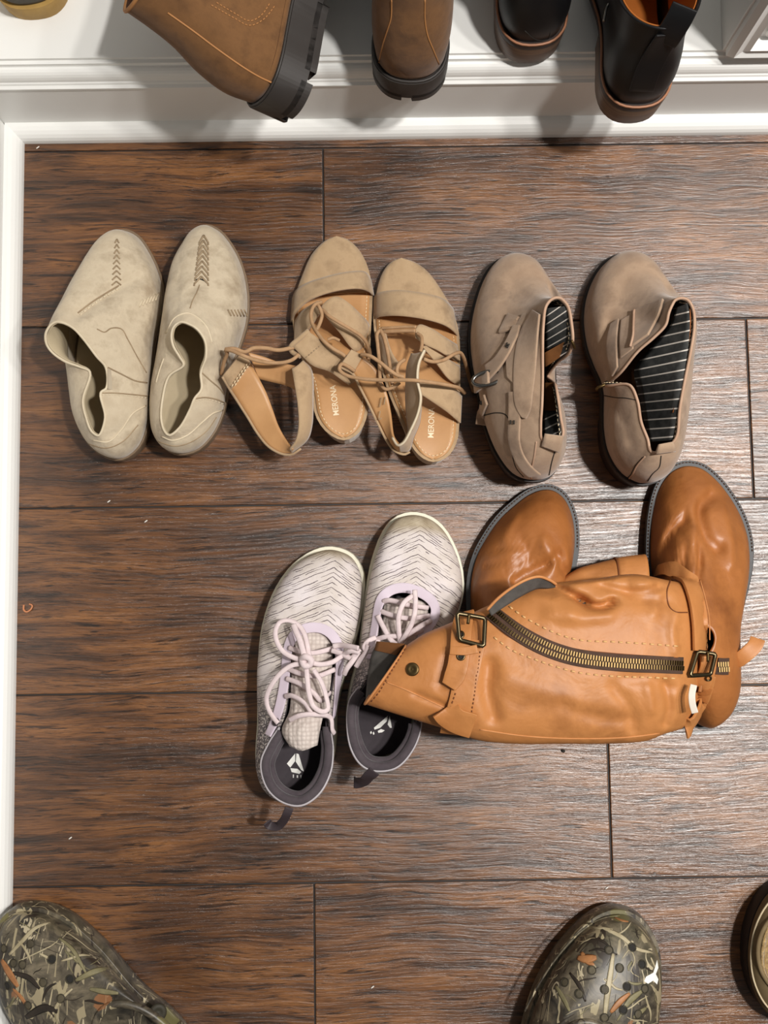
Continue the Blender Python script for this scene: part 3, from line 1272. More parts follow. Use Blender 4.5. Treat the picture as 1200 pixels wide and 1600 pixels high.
dB = [([(286, 470), (300, 455), (318, 440)], 8, 0.002), ([(335, 520), (345, 560), (350, 590)], 7, 0.003), ([(340, 470), (334, 500)], 9, 0.002),
      ([(262, 690), (300, 678), (345, 645)], 6, 0.002), ([(262, 540), (278, 566)], 8, 0.003)]
beige_boot('beige suede ankle boot with woven toe seam, collar open upright', B, [(0.10, .042), (0.34, .058), (0.60, .070), (0.84, .086)], dB, extraB)
# ------------------------------------------------------------------ lace-up sandals
def dash3(m, pts, pitch, frac, r):
    d = np.asarray(pts)
    L = np.concatenate([[0], np.cumsum(np.linalg.norm(np.diff(d, axis=0), axis=1))])
    k = max(int(L[-1] / pitch), 2)
    for i in range(k):
        t = np.linspace(i * L[-1] / k, (i + frac) * L[-1] / k, 3)
        m.tube(np.stack([np.interp(t, L, d[:, c]) for c in range(3)], -1), r, 5)


def bed_patch(ring, i0, i1, inset, lift, nv=9, cup=0.0, N=64):
    """surface over part of a footbed ring, heel at index 0"""
    r = ring_offset(ring, -inset)
    rows = []
    for i in np.linspace(i0, i1, 40):
        a = r[int(i) % N] * (1 - i % 1) + r[(int(i) + 1) % N] * (i % 1)
        j = N - i
        b = r[int(j) % N] * (1 - j % 1) + r[(int(j) + 1) % N] * (j % 1)
        t = np.linspace(0, 1, nv)[:, None]
        q = a * (1 - t) + b * t
        q[:, 2] += lift - cup * np.sin(np.linspace(0, math.pi, nv))
        rows.append(q)
    g = np.array(rows)
    f = grid_faces(len(rows), nv, False)
    V = g.reshape(-1, 3)
    p0, p1, p3 = V[f[5][0]], V[f[5][1]], V[f[5][3]]
    if np.cross(p1 - p0, p3 - p0)[2] < 0:
        f = [tuple(reversed(q)) for q in f]
    return V, f


def sandal(label, ringpx):
    ring = spline(PP(ringpx), 64, True)
    root = thing('lace_up_sandal', label, 'sandal', (ring[:, 0].mean(), ring[:, 1].mean(), 0.0), 'lace-up sandals')
    low = ring_offset(ring, -0.001)
    low[:, 2] = np.maximum(ring[:, 2] - 0.011, 0.0)
    slab('footbed', ring, low, 'sandal', root)
    hb = ring_offset(ring, -0.0015)
    hb[:, 2] = ring[:, 2] - 0.010
    heel_block(hb, 13, root, 'sandal', 0.0, 0.93)
    V, f = bed_patch(ring, 0.3, 22, 0.0032, 0.0012, cup=0.0008)
    ins = mesh_obj('insole', V, f, 'sandal_in', root, solid=0.0012, label='smooth tan leather insole with cream stitching')
    ib = BVHTree.FromPolygons([tuple(v) for v in V], f)
    V, f = bed_patch(ring, 18.5, 31.9, 0.0008, 0.0022, cup=-0.003)
    mesh_obj('toe_pad', V, f, 'sandal', root, solid=0.0012)
    r2 = ring_offset(ring, -0.0062)
    r2[:, 2] += 0.0010
    m = MB()
    dash3(m, np.vstack([r2[-22:], r2[:23]]), 0.0042, 0.6, 0.00045)
    m.obj('insole_stitching', 'thread_cream', ins, kind='stuff')
    return root, ib, ring, ins


def cord(root, pts, r=0.0019):
    return tube_obj('lace', PP(pts), r, 'sandal_cord', root, 8, samples=max(24, len(pts) * 8))


C = [(537, 688, .055), (560, 677, .055), (573, 652, .055), (577, 615, .052), (578, 575, .044), (579, 530, .030), (581, 490, .018), (582, 455, .014), (575, 418, .012),
     (563, 393, .012), (549, 378, .012), (539, 372, .012), (526, 370, .012), (512, 373.5, .012), (499, 383, .012), (485, 400, .012), (472, 430, .013), (461, 462, .014), (457, 500, .018), (464, 540, .030),
     (478, 580, .044), (487, 615, .052), (493, 650, .055), (511, 676, .055)]
root, ib, ring, ins = sandal('sand suede lace-up block-heel sandal, ankle strap flopped to the left', C)
text_decal('MERONA', 523, 626, 47, math.radians(97), [ib], 'silver_print', ins)
strip('toe_band', [(456, 466, .010), (463, 452, .026), (481, 441, .036), (512, 431, .042), (546, 424, .042), (570, 424, .032), (581, 438, .012)],
      [(454, 503, .012), (459, 490, .028), (477, 472, .040), (500, 461, .047), (530, 453, .050), (560, 450, .048), (577, 455, .034), (585, 462, .014)], 'sandal', root, 0.002, 'sandal_in')
strip('eyelet_flap', [(502, 478, .052), (514, 467, .056), (527, 463, .056), (546, 474, .052), (563, 490, .042), (575, 503, .030), (579, 514, .018)],
      [(503, 486, .052), (513, 500, .052), (530, 519, .048), (547, 541, .044), (557, 549, .040), (568, 542, .034), (577, 528, .024)], 'sandal', root, 0.002, 'sandal_in')
strip('eyelet_flap', [(460, 502, .022), (469, 488, .036), (484, 477, .047), (496, 470, .052)], [(459, 532, .028), (472, 524, .038), (484, 511, .047), (499, 490, .052)], 'sandal', root, 0.002, 'sandal_in')
f3, f3b = strip('ankle_flap', [(481, 517, .083), (498, 529, .082), (520, 545, .078), (545, 564, .068), (570, 588, .057)],
                [(457, 541, .082), (474, 558, .082), (490, 572, .078), (515, 581, .070), (545, 602, .058)], 'sandal', root, 0.002, 'sandal_in')
tube_obj('fold_loop', PP([(482, 517, .081), (468, 529, .083), (455, 541, .081), (456, 549, .076), (470, 557, .079)]), 0.0026, 'sandal', root, 8, samples=24)
stitch('stitching', [[(500, 540), (488, 550), (476, 560)]], [f3b], root, 'beige_dark', 5, 0.6, 0.0005)
# ankle strap: right arm (suede side up) then left arm (lining up)
strip('ankle_strap', [(456, 576, .084), (461, 603, .086), (466, 633, .086), (468, 666, .084), (463, 690, .078), (454, 703, .072)],
      [(474, 563, .080), (487, 577, .074), (490, 633, .068), (488, 667, .066), (481, 688, .062), (455, 710, .058)], 'sandal', root, 0.002, 'sandal_in', mids=([(466, 570, .084), (476, 600, .083), (480, 640, .080), (478, 670, .077), (472, 690, .071), (455, 706, .066)],))
arm, armb = strip('ankle_strap', [(361, 608, .066), (371, 626, .056), (387, 651, .052), (403, 677, .052), (420, 697, .055), (440, 708, .058), (456, 709, .060)],
                  [(391, 566, .070), (405, 592, .062), (416, 614, .058), (425, 638, .056), (434, 664, .058), (447, 688, .062), (456, 702, .072)], 'sandal_in', root, 0.002, 'sandal', label='smooth tan lining of the ankle strap')
strip('strap_end', [(348, 588, .078), (361, 609, .068)], [(380, 549, .082), (392, 567, .072)], 'sandal', root, 0.0035, arch=0.001)
strip('ankle_strap', [(388, 551, .074), (412, 558, .070), (438, 567, .066), (462, 572, .066)], [(404, 592, .059), (424, 597, .056), (445, 602, .055), (466, 611, .055)], 'sandal_in', root, 0.002, 'sandal')
tube_obj('strap_edge', PP([(347.5, 589, .078), (360, 610, .067), (371, 627, .056), (387, 652, .052), (403, 678, .052), (420, 698, .055), (440, 709, .058), (456, 710, .060), (470, 701, .060)]), 0.0013, 'sandal', root, 6, samples=50)
m = MB()
for dx in (0, 5):
    dash3(m, even(PP([(362 + dx, 604 - dx * .3, .0725), (374 + dx, 586 - dx * .3, .0755), (388 + dx, 566 - dx * .3, .0765)]), 20), 0.004, 0.6, 0.0006)
m.obj('stitching', 'thread_cream', root, kind='stuff')
cord(root, [(470, 550, .076), (457, 562, .086), (445, 566, .088), (425, 567, .089), (400, 563, .094), (378, 555, .098), (362, 548, .094), (353, 547, .090), (355, 552, .084), (350, 566, .074), (346, 585, .062)])
cord(root, [(352, 546, .090), (366, 545, .092), (382, 550, .090), (396, 544, .090), (415, 544, .088), (435, 547, .084), (458, 543, .080), (470, 541, .078)], 0.0021)
cord(root, [(502, 472, .056), (491, 477, .064), (486, 489, .066), (488, 506, .068), (497, 522, .080), (508, 535, .086), (522, 546, .086), (536, 554, .084), (546, 563, .080)])
cord(root, [(494, 474, .058), (500, 482, .063), (503, 492, .062), (499, 507, .062), (495, 515, .060)])
cord(root, [(504, 484, .056), (513, 493, .062), (530, 504, .064), (549, 515, .060), (565, 526, .052), (574, 538, .046), (578, 552, .044), (576, 562, .046)])
cord(root, [(512, 531, .060), (520, 528, .060), (530, 532, .056)], 0.0017)

D = [(675, 722, .055), (698, 713, .055), (712, 690, .055), (716, 655, .052), (717, 610, .044), (717, 560, .030), (715, 520, .018), (706, 487, .014), (690, 457, .012), (668, 426, .012), (651, 412, .012), (639, 406.5, .012),
     (625, 404, .012), (611, 407.5, .012), (601, 417, .012), (592, 433, .012), (585, 460, .014), (581, 492, .016), (584, 530, .025), (594, 580, .038), (609, 625, .048), (626, 662, .053), (638, 692, .055), (654, 713, .055)]
root, ib, ring, ins = sandal('sand suede lace-up block-heel sandal right of its twin, beside the taupe buckled boot', D)
text_decal('MERONA', 672, 661, 47, math.radians(88), [ib], 'silver_print', ins)
strip('toe_band', [(581, 465, .012), (590, 457, .030), (620, 453, .043), (660, 458, .044), (690, 466, .034), (707, 482, .014)],
      [(580, 500, .012), (590, 495, .030), (620, 493, .047), (660, 498, .050), (694, 508, .040), (711, 520, .026), (717, 530, .012)], 'sandal', root, 0.002, 'sandal_in')
strip('eyelet_flap', [(646, 515, .062), (653, 507, .062), (672, 513, .058), (691, 525, .048), (712, 538, .026)], [(647, 528, .062), (662, 538, .062), (680, 546, .056), (698, 556, .046), (717, 566, .030)], 'sandal', root, 0.002, 'sandal_in')
strip('eyelet_flap', [(664, 541, .060), (690, 556, .052), (717, 572, .034)], [(657, 541, .060), (680, 568, .054), (700, 592, .050), (716, 602, .046)], 'sandal', root, 0.002, 'sandal_in')
strip('eyelet_flap', [(590, 513, .038), (588, 530, .040), (592, 556, .044), (604, 584, .050)], [(597, 511, .050), (601, 530, .056), (609, 553, .062), (620, 570, .066)], 'sandal', root, 0.002, 'sandal_in')
strip('ankle_flap', [(651, 592, .088), (680, 597, .083), (705, 604, .074), (720, 619, .058)], [(656, 616, .086), (680, 632, .078), (700, 646, .070), (718, 661, .058)], 'sandal', root, 0.002, 'sandal_in')
strip('ankle_strap', [(661, 548, .106), (652, 568, .106), (650, 595, .106), (655, 620, .104), (651, 645, .100), (640, 671, .096)],
      [(640, 552, .082), (633, 572, .078), (631, 600, .074), (631, 632, .070), (633, 660, .066), (635, 682, .064)], 'sandal', root, 0.002, 'sandal', mids=([(648, 552, .094), (641, 570, .092), (638, 598, .090), (640, 626, .086), (641, 652, .082), (638, 676, .080)],))
strip('ankle_strap', [(656, 622, .104), (652, 644, .100), (640, 671, .096), (629, 691, .090), (621, 697, .086)], [(657, 640, .070), (654, 662, .064), (645, 684, .062), (637, 706, .060), (622, 708, .060)], 'sandal', root, 0.002, 'sandal_in')
arm, armb = strip('ankle_strap', [(550, 582, .078), (559, 599, .070), (575, 630, .064), (590, 661, .062), (604, 688, .062), (614, 702, .062), (623, 708, .061)],
                  [(565, 556, .082), (584, 575, .078), (594, 594, .074), (603, 619, .070), (607, 643, .070), (611, 682, .078), (621, 697, .086)], 'sandal_in', root, 0.002, 'sandal', label='smooth tan lining of the ankle strap')
strip('strap_end', [(529, 572, .088), (550, 583, .080)], [(547, 546, .090), (565, 556, .084)], 'sandal', root, 0.004, arch=0.001)
tube_obj('strap_edge', PP([(529, 573, .087), (549, 584, .078), (558, 601, .070), (574, 632, .064), (589, 663, .062), (603, 690, .062), (614, 704, .062), (630, 710, .061), (638, 706, .061)]), 0.0014, 'sandal', root, 6, samples=50)
tube_obj('strap_edge', PP([(661, 547, .107), (652, 568, .107), (650, 595, .107), (655, 620, .105), (651, 645, .101), (640, 671, .097), (629, 691, .091), (620, 696, .087), (611, 684, .079)]), 0.0013, 'beige_light', root, 6, samples=50)
m = MB()
for a in ([(594, 621, .0715), (591, 636, .069)], [(600, 620, .0720), (598, 632, .071)], [(592, 642, .069), (590, 656, .068), (594, 653, .068)]):
    m.tube(even(PP(a), 8), 0.0005, 5)
m.obj('size_stamp', 'beige_dark', arm, kind='stuff')
cord(root, [(552, 580, .082), (540, 572, .088), (531, 569, .092), (528, 577, .092), (538, 586, .094), (565, 592, .097), (600, 594, .105), (640, 594, .112), (668, 597, .106), (698, 602, .092), (714, 606, .078), (724, 614, .060)])
cord(root, [(562, 554, .090), (575, 556, .096), (590, 565, .096), (606, 578, .096), (618, 586, .094), (628, 589, .092)])
cord(root, [(592, 515, .056), (587, 522, .060), (588, 540, .068), (590, 560, .074), (591, 578, .080), (592, 600, .078)])
cord(root, [(592, 515, .056), (598, 528, .062), (603, 548, .068), (606, 566, .074), (609, 585, .080), (611, 601, .080)])
cord(root, [(594, 519, .050), (610, 518, .056), (630, 517, .060), (647, 517, .064)])
cord(root, [(594, 513, .050), (612, 512, .056), (630, 511, .060), (648, 511, .066)], 0.0016)
cord(root, [(650, 521, .066), (656, 526, .070), (657, 538, .074), (655, 549, .080)])
cord(root, [(660, 561, .108), (672, 565, .104), (690, 563, .092), (706, 554, .078), (716, 551, .066), (722, 558, .052), (727, 575, .030), (733, 598, .008), (738, 612, .003)])
cord(root, [(630, 562, .086), (621, 569, .090), (618, 580, .092), (622, 590, .092)], 0.0018)
cord(root, [(592, 600, .078), (600, 608, .080), (612, 605, .082), (622, 598, .086)], 0.0018)
# ------------------------------------------------------------------ taupe buckled boots with striped lining
def taupe_boot(label, spec, vamp, dents, stripe, extra):
    cols = shoe_cols(spec, vamp)
    root = thing('buckled_boot', label, 'boot', base_of(cols), 'taupe buckled boots')
    S = Surf(cols, 150, 36, True, dents)
    S.build('upper', 'taupe', root, 0.0016)
    S.build('lining', stripe, root, 0.0006, v0=0.12, v1=0.97, off=-0.0022, label='black lining with thin white stripes')
    sole_for(S, root, 'taupe_sole', lambda r: r[:, 2] - 0.009, 0.0028)
    sl = ring_offset(S.g[[int(round(i * S.nu / 64)) % S.nu for i in range(64)], 0].copy(), 0.0)
    sl[:, 2] -= 0.0075
    heel_block(sl, 13, root, 'heel_dark', 0.0, 0.96)
    insole_for(S, root, 'brown_facing')
    tube_obj('topline_edge', S.g[:, -1], 0.0014, 'taupe_edge', root, 6, True)
    m = MB()
    q = S.g[:, int(0.955 * (S.nv - 1))] - S.normals()[:, int(0.955 * (S.nv - 1))] * 0.0032
    dash3(m, np.vstack([q, q[:1]]), 0.0045, 0.55, 0.0006)
    m.obj('lining_stitching', 'thread_cream', root, kind='stuff')
    extra(root, S, stripe)
    return S


VT = [(0.07, .040), (0.27, .056), (0.50, .066), (0.80, .094)]
E_ = [(833, 750, .045, 862, 690, .122, 0), (856, 744, .045, 879, 681, .124, 0), (873, 718, .045, 876, 652, .126, 0), (878, 682, .042, 869, 606, .122, 0, .001),
      (872, 640, .036, 864, 597, .095, 0, .0), (866, 605, .030, 856, 588, .070, 0, .0), (864, 575, .026, 872, 566, .098, 0, -.002), (864, 545, .022, 889, 552, .122, 0, .0),
      (864, 512, .018, 895, 531, .138, 0), (861, 485, .015, 893, 505, .143, 0.2), (856, 462, .014, 888, 480, .143, 0.6), (846, 436, .013, 881, 470, .143, 1), (828, 412, .013, 876, 466, .143, 1), (802, 403, .013, 870, 465, .143, 1),
      (778, 410, .013, 865, 466, .143, 1), (759, 432, .013, 859, 470, .143, 1), (743, 475, .014, 853, 479, .143, 0.85), (735, 525, .016, 849, 508, .143, 0.55), (739, 575, .022, 848, 548, .143, 0.2, .004),
      (750, 620, .030, 848, 588, .141, 0, .007), (759, 662, .038, 847, 630, .138, 0, .008), (777, 708, .044, 845, 666, .132, 0, .006), (803, 741, .045, 847, 686, .126, 0)]


def extraE(root, S, stripe):
    b = [S.bvh]
    strip('lining_panel', [(854, 482, .132), (852, 510, .120), (851, 545, .104), (851, 574, .094)], [(884, 478, .141), (891, 503, .140), (892, 528, .134), (889, 548, .124)], stripe, root, 0.0008)
    strip('zipper_facing', [(850, 598, .098), (850, 620, .096), (850, 642, .096)], [(865, 598, .110), (870, 620, .114), (872, 642, .118)], 'brown_facing', root, 0.0008)
    strip('lining_panel', [(850, 642, .094), (848, 662, .096), (849, 680, .100)], [(872, 642, .116), (876, 660, .120), (878, 678, .122)], stripe, root, 0.0008)
    # folded cuff panel down the outside
    patch_on('side_flap', [(836, 486), (816, 520), (807, 560), (805, 600), (808, 636), (818, 652)], [(847, 492), (843, 530), (839, 575), (834, 615), (830, 645), (824, 654)], b, root, 'taupe', 0.0012, 0.0024)
    patch_on('side_flap', [(818, 492), (800, 525), (793, 555), (794, 590)], [(834, 490), (815, 522), (806, 562), (804, 600)], b, root, 'taupe', 0.0006, 0.0018)
    strap_on('tongue_gusset', [(806, 495), (800, 505), (796, 520)], 0.020, b, root, 'taupe', 0.0024, lift=0.003, n=14)
    st = strap_on('ankle_strap', [(812, 512), (803, 535), (792, 555), (780, 572), (766, 584)], 0.014, b, root, 'taupe', 0.0026, lift=0.0045, wscale=np.interp(np.linspace(0, 1, 30), [0, .5, 1], [.7, 1, 1.25]))
    seam('strap_slot', [(799, 541), (796, 547)], b, root, 'hole', 0.0008, 6, 0.0065)
    seam('strap_slot', [(802, 543), (799, 549)], b, root, 'hole', 0.0008, 6, 0.0065)
    # metal ring and tab
    c, n = hit(769, 594, b, 0.006)
    t = P(790, 584, c[2] + .004) - c
    t /= np.linalg.norm(t)
    s_ = np.cross(n, t)
    rp = []
    for k in range(28):
        a = 2 * math.pi * k / 28
        rp.append(c + t * 0.0145 * math.cos(a) + s_ * 0.0095 * math.sin(a) + n * 0.002 * math.sin(a))
    tube_obj('ring_buckle', rp, 0.0020, 'steel', root, 8, True)
    strap_on('ring_tab', [(752, 604), (758, 600), (766, 596), (772, 592)], 0.013, b, root, 'taupe', 0.003, lift=0.0068, n=12)
    strap_on('strap', [(752, 664), (754, 650), (757, 636), (762, 624)], 0.012, b, root, 'taupe', 0.0024, lift=0.0022, n=14)
    L, N = onto([(757, 629)], b, None, 0.0036)
    disc_obj('rivet', L[0], N[0], 0.0022, 0.001, 'hole', root, 10)
    strap_on('pull_strap', [(806, 612), (806, 640), (805, 664), (805, 690), (812, 712), (826, 733), (836, 741)], 0.014, b, root, 'taupe', 0.0022, lift=0.0016)
    for dx in (0, 5):
        seam('strap_slot', [(802 + dx, 656), (802 + dx, 662)], b, root, 'hole', 0.0007, 5, 0.0040)
    seam('seam', [(753, 650), (775, 645), (790, 648), (797, 665), (799, 700), (806, 730), (818, 745)], b, root, 'hole', 0.0006)
    seam('seam', [(838, 690), (835, 712), (831, 732), (830, 748)], b, root, 'taupe_edge', 0.0009)
    seam('seam', [(867, 705), (862, 722), (858, 742)], b, root, 'hole', 0.0006)
    strip('heel_tab', [(852, 678, .134), (846, 698, .124)], [(881, 682, .132), (874, 708, .120)], 'taupe', root, 0.003, arch=0.002, n=16)
    tube_obj('zipper_pull', PP([(893, 532, .140), (896, 538, .138), (898, 544, .134)]), 0.0014, 'brass', root, 6, samples=8)
    strip('zipper_facing', [(851, 552, .118), (852, 574, .104)], [(890, 530, .128), (890, 548, .118)], 'brown_facing', root, 0.001)


dE = [([(795, 500), (800, 530), (785, 560), (770, 580)], 14, 0.004), ([(848, 480), (830, 500), (815, 525)], 8, 0.003)]
taupe_boot('taupe suede boot with a gunmetal ring buckle, striped lining, right of the sandals', E_, VT, dE, stripe_mat('striped_ticking_a', 150, math.radians(40)), extraE)

F_ = [(1003, 755, .045, 1036, 704, .122, 0), (1028, 748, .045, 1050, 693, .124, 0), (1046, 720, .045, 1058, 680, .128, 0), (1054, 675, .043, 1062, 640, .134, 0, .004), (1057, 630, .038, 1070, 595, .140, 0, .003),
      (1058, 590, .030, 1079, 550, .143, 0, .001), (1056, 545, .022, 1085, 510, .145, 0), (1050, 508, .017, 1083, 483, .145, 0.1), (1040, 475, .014, 1075, 469, .145, 0.6), (1026, 438, .013, 1068, 466, .145, 1), (1004, 409, .013, 1062, 466, .145, 1),
      (977, 399, .013, 1055, 469, .144, 1), (953, 406, .013, 1050, 477, .143, 1), (933, 426, .013, 1045, 489, .143, 1), (917, 462, .014, 1040, 508, .139, .9), (912, 500, .015, 1021, 528, .134, .7), (917, 540, .018, 997, 549, .124, .4),
      (928, 572, .024, 970, 582, .106, .1), (938, 594, .030, 947, 602, .078, 0, 0), (943, 615, .034, 950, 603, .096, 0, .002), (943, 645, .038, 984, 602, .118, 0, .005), (944, 675, .042, 996, 626, .122, 0, .007),
      (950, 705, .045, 1002, 660, .122, 0, .006), (966, 734, .045, 1012, 686, .122, 0), (983, 748, .045, 1018, 706, .120, 0)]


def extraF(root, S, stripe):
    b = [S.bvh]
    strip('lining_panel', [(1058, 480, .134), (1047, 508, .120), (1017, 543, .104), (991, 578, .088), (996, 610, .078), (1004, 650, .080), (1014, 690, .094)],
          [(1074, 474, .143), (1077, 500, .143), (1076, 530, .142), (1071, 566, .141), (1065, 605, .138), (1057, 650, .130), (1050, 688, .122)], stripe, root, 0.0008, n=50)
    patch_on('strap', [(957, 508), (951, 535), (953, 562), (960, 588)], [(969, 500), (966, 528), (967, 552), (968, 574)], b, root, 'taupe', 0.0012, 0.0022)
    patch_on('fold_panel', [(972, 502), (970, 528), (972, 560)], [(995, 489), (993, 515), (991, 546)], b, root, 'taupe', 0.0008, 0.0018)
    patch_on('fold_panel', [(993, 488), (992, 512), (990, 544)], [(1040, 470), (1034, 492), (1016, 526)], b, root, 'taupe', 0.0018, 0.0026)
    seam('front_edge', [(995, 488), (993, 505), (993, 528), (990, 545)], b, root, 'taupe_edge', 0.0013, 20, 0.0048)
    tube_obj('zipper_pull', PP([(948, 600, .088), (941, 603, .088), (934, 606, .086), (932, 609, .084)]), 0.0016, 'brass', root, 6, samples=10)
    seam('seam', [(944, 618), (960, 621), (978, 622), (993, 625)], b, root, 'hole', 0.0005)
    seam('seam', [(1008, 713), (995, 728), (988, 742), (983, 748)], b, root, 'taupe_edge', 0.0009)
    seam('seam', [(1005, 714), (992, 729), (985, 742), (980, 747)], b, root, 'hole', 0.0006)
    seam('seam', [(1033, 712), (1030, 730), (1020, 740), (1012, 752)], b, root, 'hole', 0.0006)
    strip('heel_tab', [(1030, 694, .136), (1026, 710, .130)], [(1052, 690, .134), (1056, 706, .126)], 'taupe', root, 0.003, arch=0.002, n=16)
    strip('zipper_facing', [(1079, 480, .143), (1078, 520, .141), (1072, 560, .138), (1063, 610, .132), (1052, 645, .126)], [(1084, 482, .139), (1083, 520, .136), (1077, 560, .132), (1068, 605, .124), (1056, 645, .120)], 'zip_tan', root, 0.001)
    tube_obj('buckle_end', PP([(1060, 622, .100), (1067, 621, .098), (1068, 626, .096), (1061, 628, .098)]), 0.0017, 'steel', root, 6, samples=14)


dF = [([(955, 505), (940, 540), (945, 575)], 10, 0.006), ([(975, 650), (985, 690)], 10, 0.004), ([(960, 630), (970, 655)], 8, 0.003)]
taupe_boot('taupe suede boot opened wide to its striped lining, behind the tan leather boot', F_, [(0.07, .040), (0.24, .056), (0.46, .066), (0.76, .096)], dF, stripe_mat('striped_ticking_b', 118, math.radians(18)), extraF)
# ------------------------------------------------------------------ lilac knit sneakers
def sneaker(label, spec, vamp, knit, dents, collar_idx, tongue, extra):
    cols = shoe_cols(spec, vamp)
    root = thing('sneaker', label, 'sneaker', base_of(cols), 'knit sneakers')
    S = Surf(cols, 160, 34, True, dents)
    S.build('upper', knit, root, 0.0022)
    S.build('lining', 'collar', root, 0.0008, v0=0.15, v1=0.985, off=-0.0030)
    # foam midsole
    n = 64
    idx = [int(round(i * S.nu / n)) % S.nu for i in range(n)]
    ring = S.g[idx, 0]
    top = ring_offset(ring, 0.0030)
    top[:, 2] = ring[:, 2] + 0.002
    mid = ring_offset(ring, 0.0042)
    mid[:, 2] = ring[:, 2] * 0.55
    bot = ring_offset(ring, 0.0015)
    bot[:, 2] = 0.0
    slab('midsole', top, bot, 'foam', root, bev=0.002, mid=mid)
    ins, ib = insole_for(S, root, 'insole_dark', 0.005, 0.006)
    nc = len(spec)
    a, b_ = collar_idx
    sel = [i % S.nu for i in range(int(a * S.nu / nc), int(b_ * S.nu / nc) + 1)]
    rim = S.g[sel, -1]
    tube_obj('collar_band', rim + np.array([0, 0, 0.0004]), 0.0014, 'silver_grey', root, 8)
    rr = S.g[:, -1].copy()
    c = rr[sel].mean(0)
    inn = rim + (c - rim) / np.linalg.norm(c - rim, axis=1, keepdims=True) * 0.0042
    inn[:, 2] -= 0.0006
    tube_obj('padded_collar', inn, 0.0046, 'collar', root, 10)
    inn2 = rim + (c - rim) / np.linalg.norm(c - rim, axis=1, keepdims=True) * 0.0092
    inn2[:, 2] -= 0.0050
    tube_obj('padded_collar', inn2, 0.0038, 'collar', root, 10)
    extra(root, S, ib, ins)
    return S


def lace(root, pts, r=0.0025, flat=0.55):
    return tube_obj('lace', PP(pts), r, 'lace', root, 8, samples=max(24, len(pts) * 8), flat=flat)


G = [(480, 1243, .022, 480, 1258, .078, 0, .002), (508, 1223, .022, 508, 1240, .076, 0, .002), (524, 1187, .022, 526, 1205, .072, 0, .002), (529, 1150, .022, 529, 1165, .070, 0), (530, 1112, .022, 524, 1132, .067, 0),
     (538, 1072, .021, 529, 1095, .066, 0), (551, 1030, .020, 535, 1055, .066, 0.05), (564, 985, .018, 537, 1016, .064, .2), (573, 938, .016, 530, 994, .062, .6), (573, 898, .015, 516, 984, .061, .9), (560, 872, .015, 504, 980, .060, 1),
     (543, 862, .015, 494, 979, .060, 1), (522, 858.5, .015, 485, 981, .060, 1), (498, 865, .015, 476, 984, .060, 1), (472, 883, .015, 470, 989, .061, 1), (450, 910, .015, 466, 998, .062, .9), (433, 945, .016, 463, 1014, .064, .6), (422, 985, .018, 461, 1042, .066, .3), (417, 1035, .020, 459, 1075, .067, .1, .004),
     (416, 1085, .021, 456, 1105, .068, 0, .004), (416, 1130, .022, 449, 1132, .070, 0, .003), (414, 1158, .022, 431, 1160, .072, 0), (414, 1190, .022, 418, 1192, .073, 0), (425, 1222, .022, 427, 1230, .075, 0), (449, 1240, .022, 450, 1252, .077, 0)]
VG = [(0.08, .040), (0.26, .052), (0.52, .058), (0.80, .060)]


def eyestay(root, S, px, w, lift=0.0016):
    return strap_on('eyestay', px, w, [S.bvh], root, 'lilac', 0.0016, 50, lift)


def delta(root, ib, ins, polys, name='emblem'):
    decal(name, polys, [ib], 'print_white', ins, 0.0006)


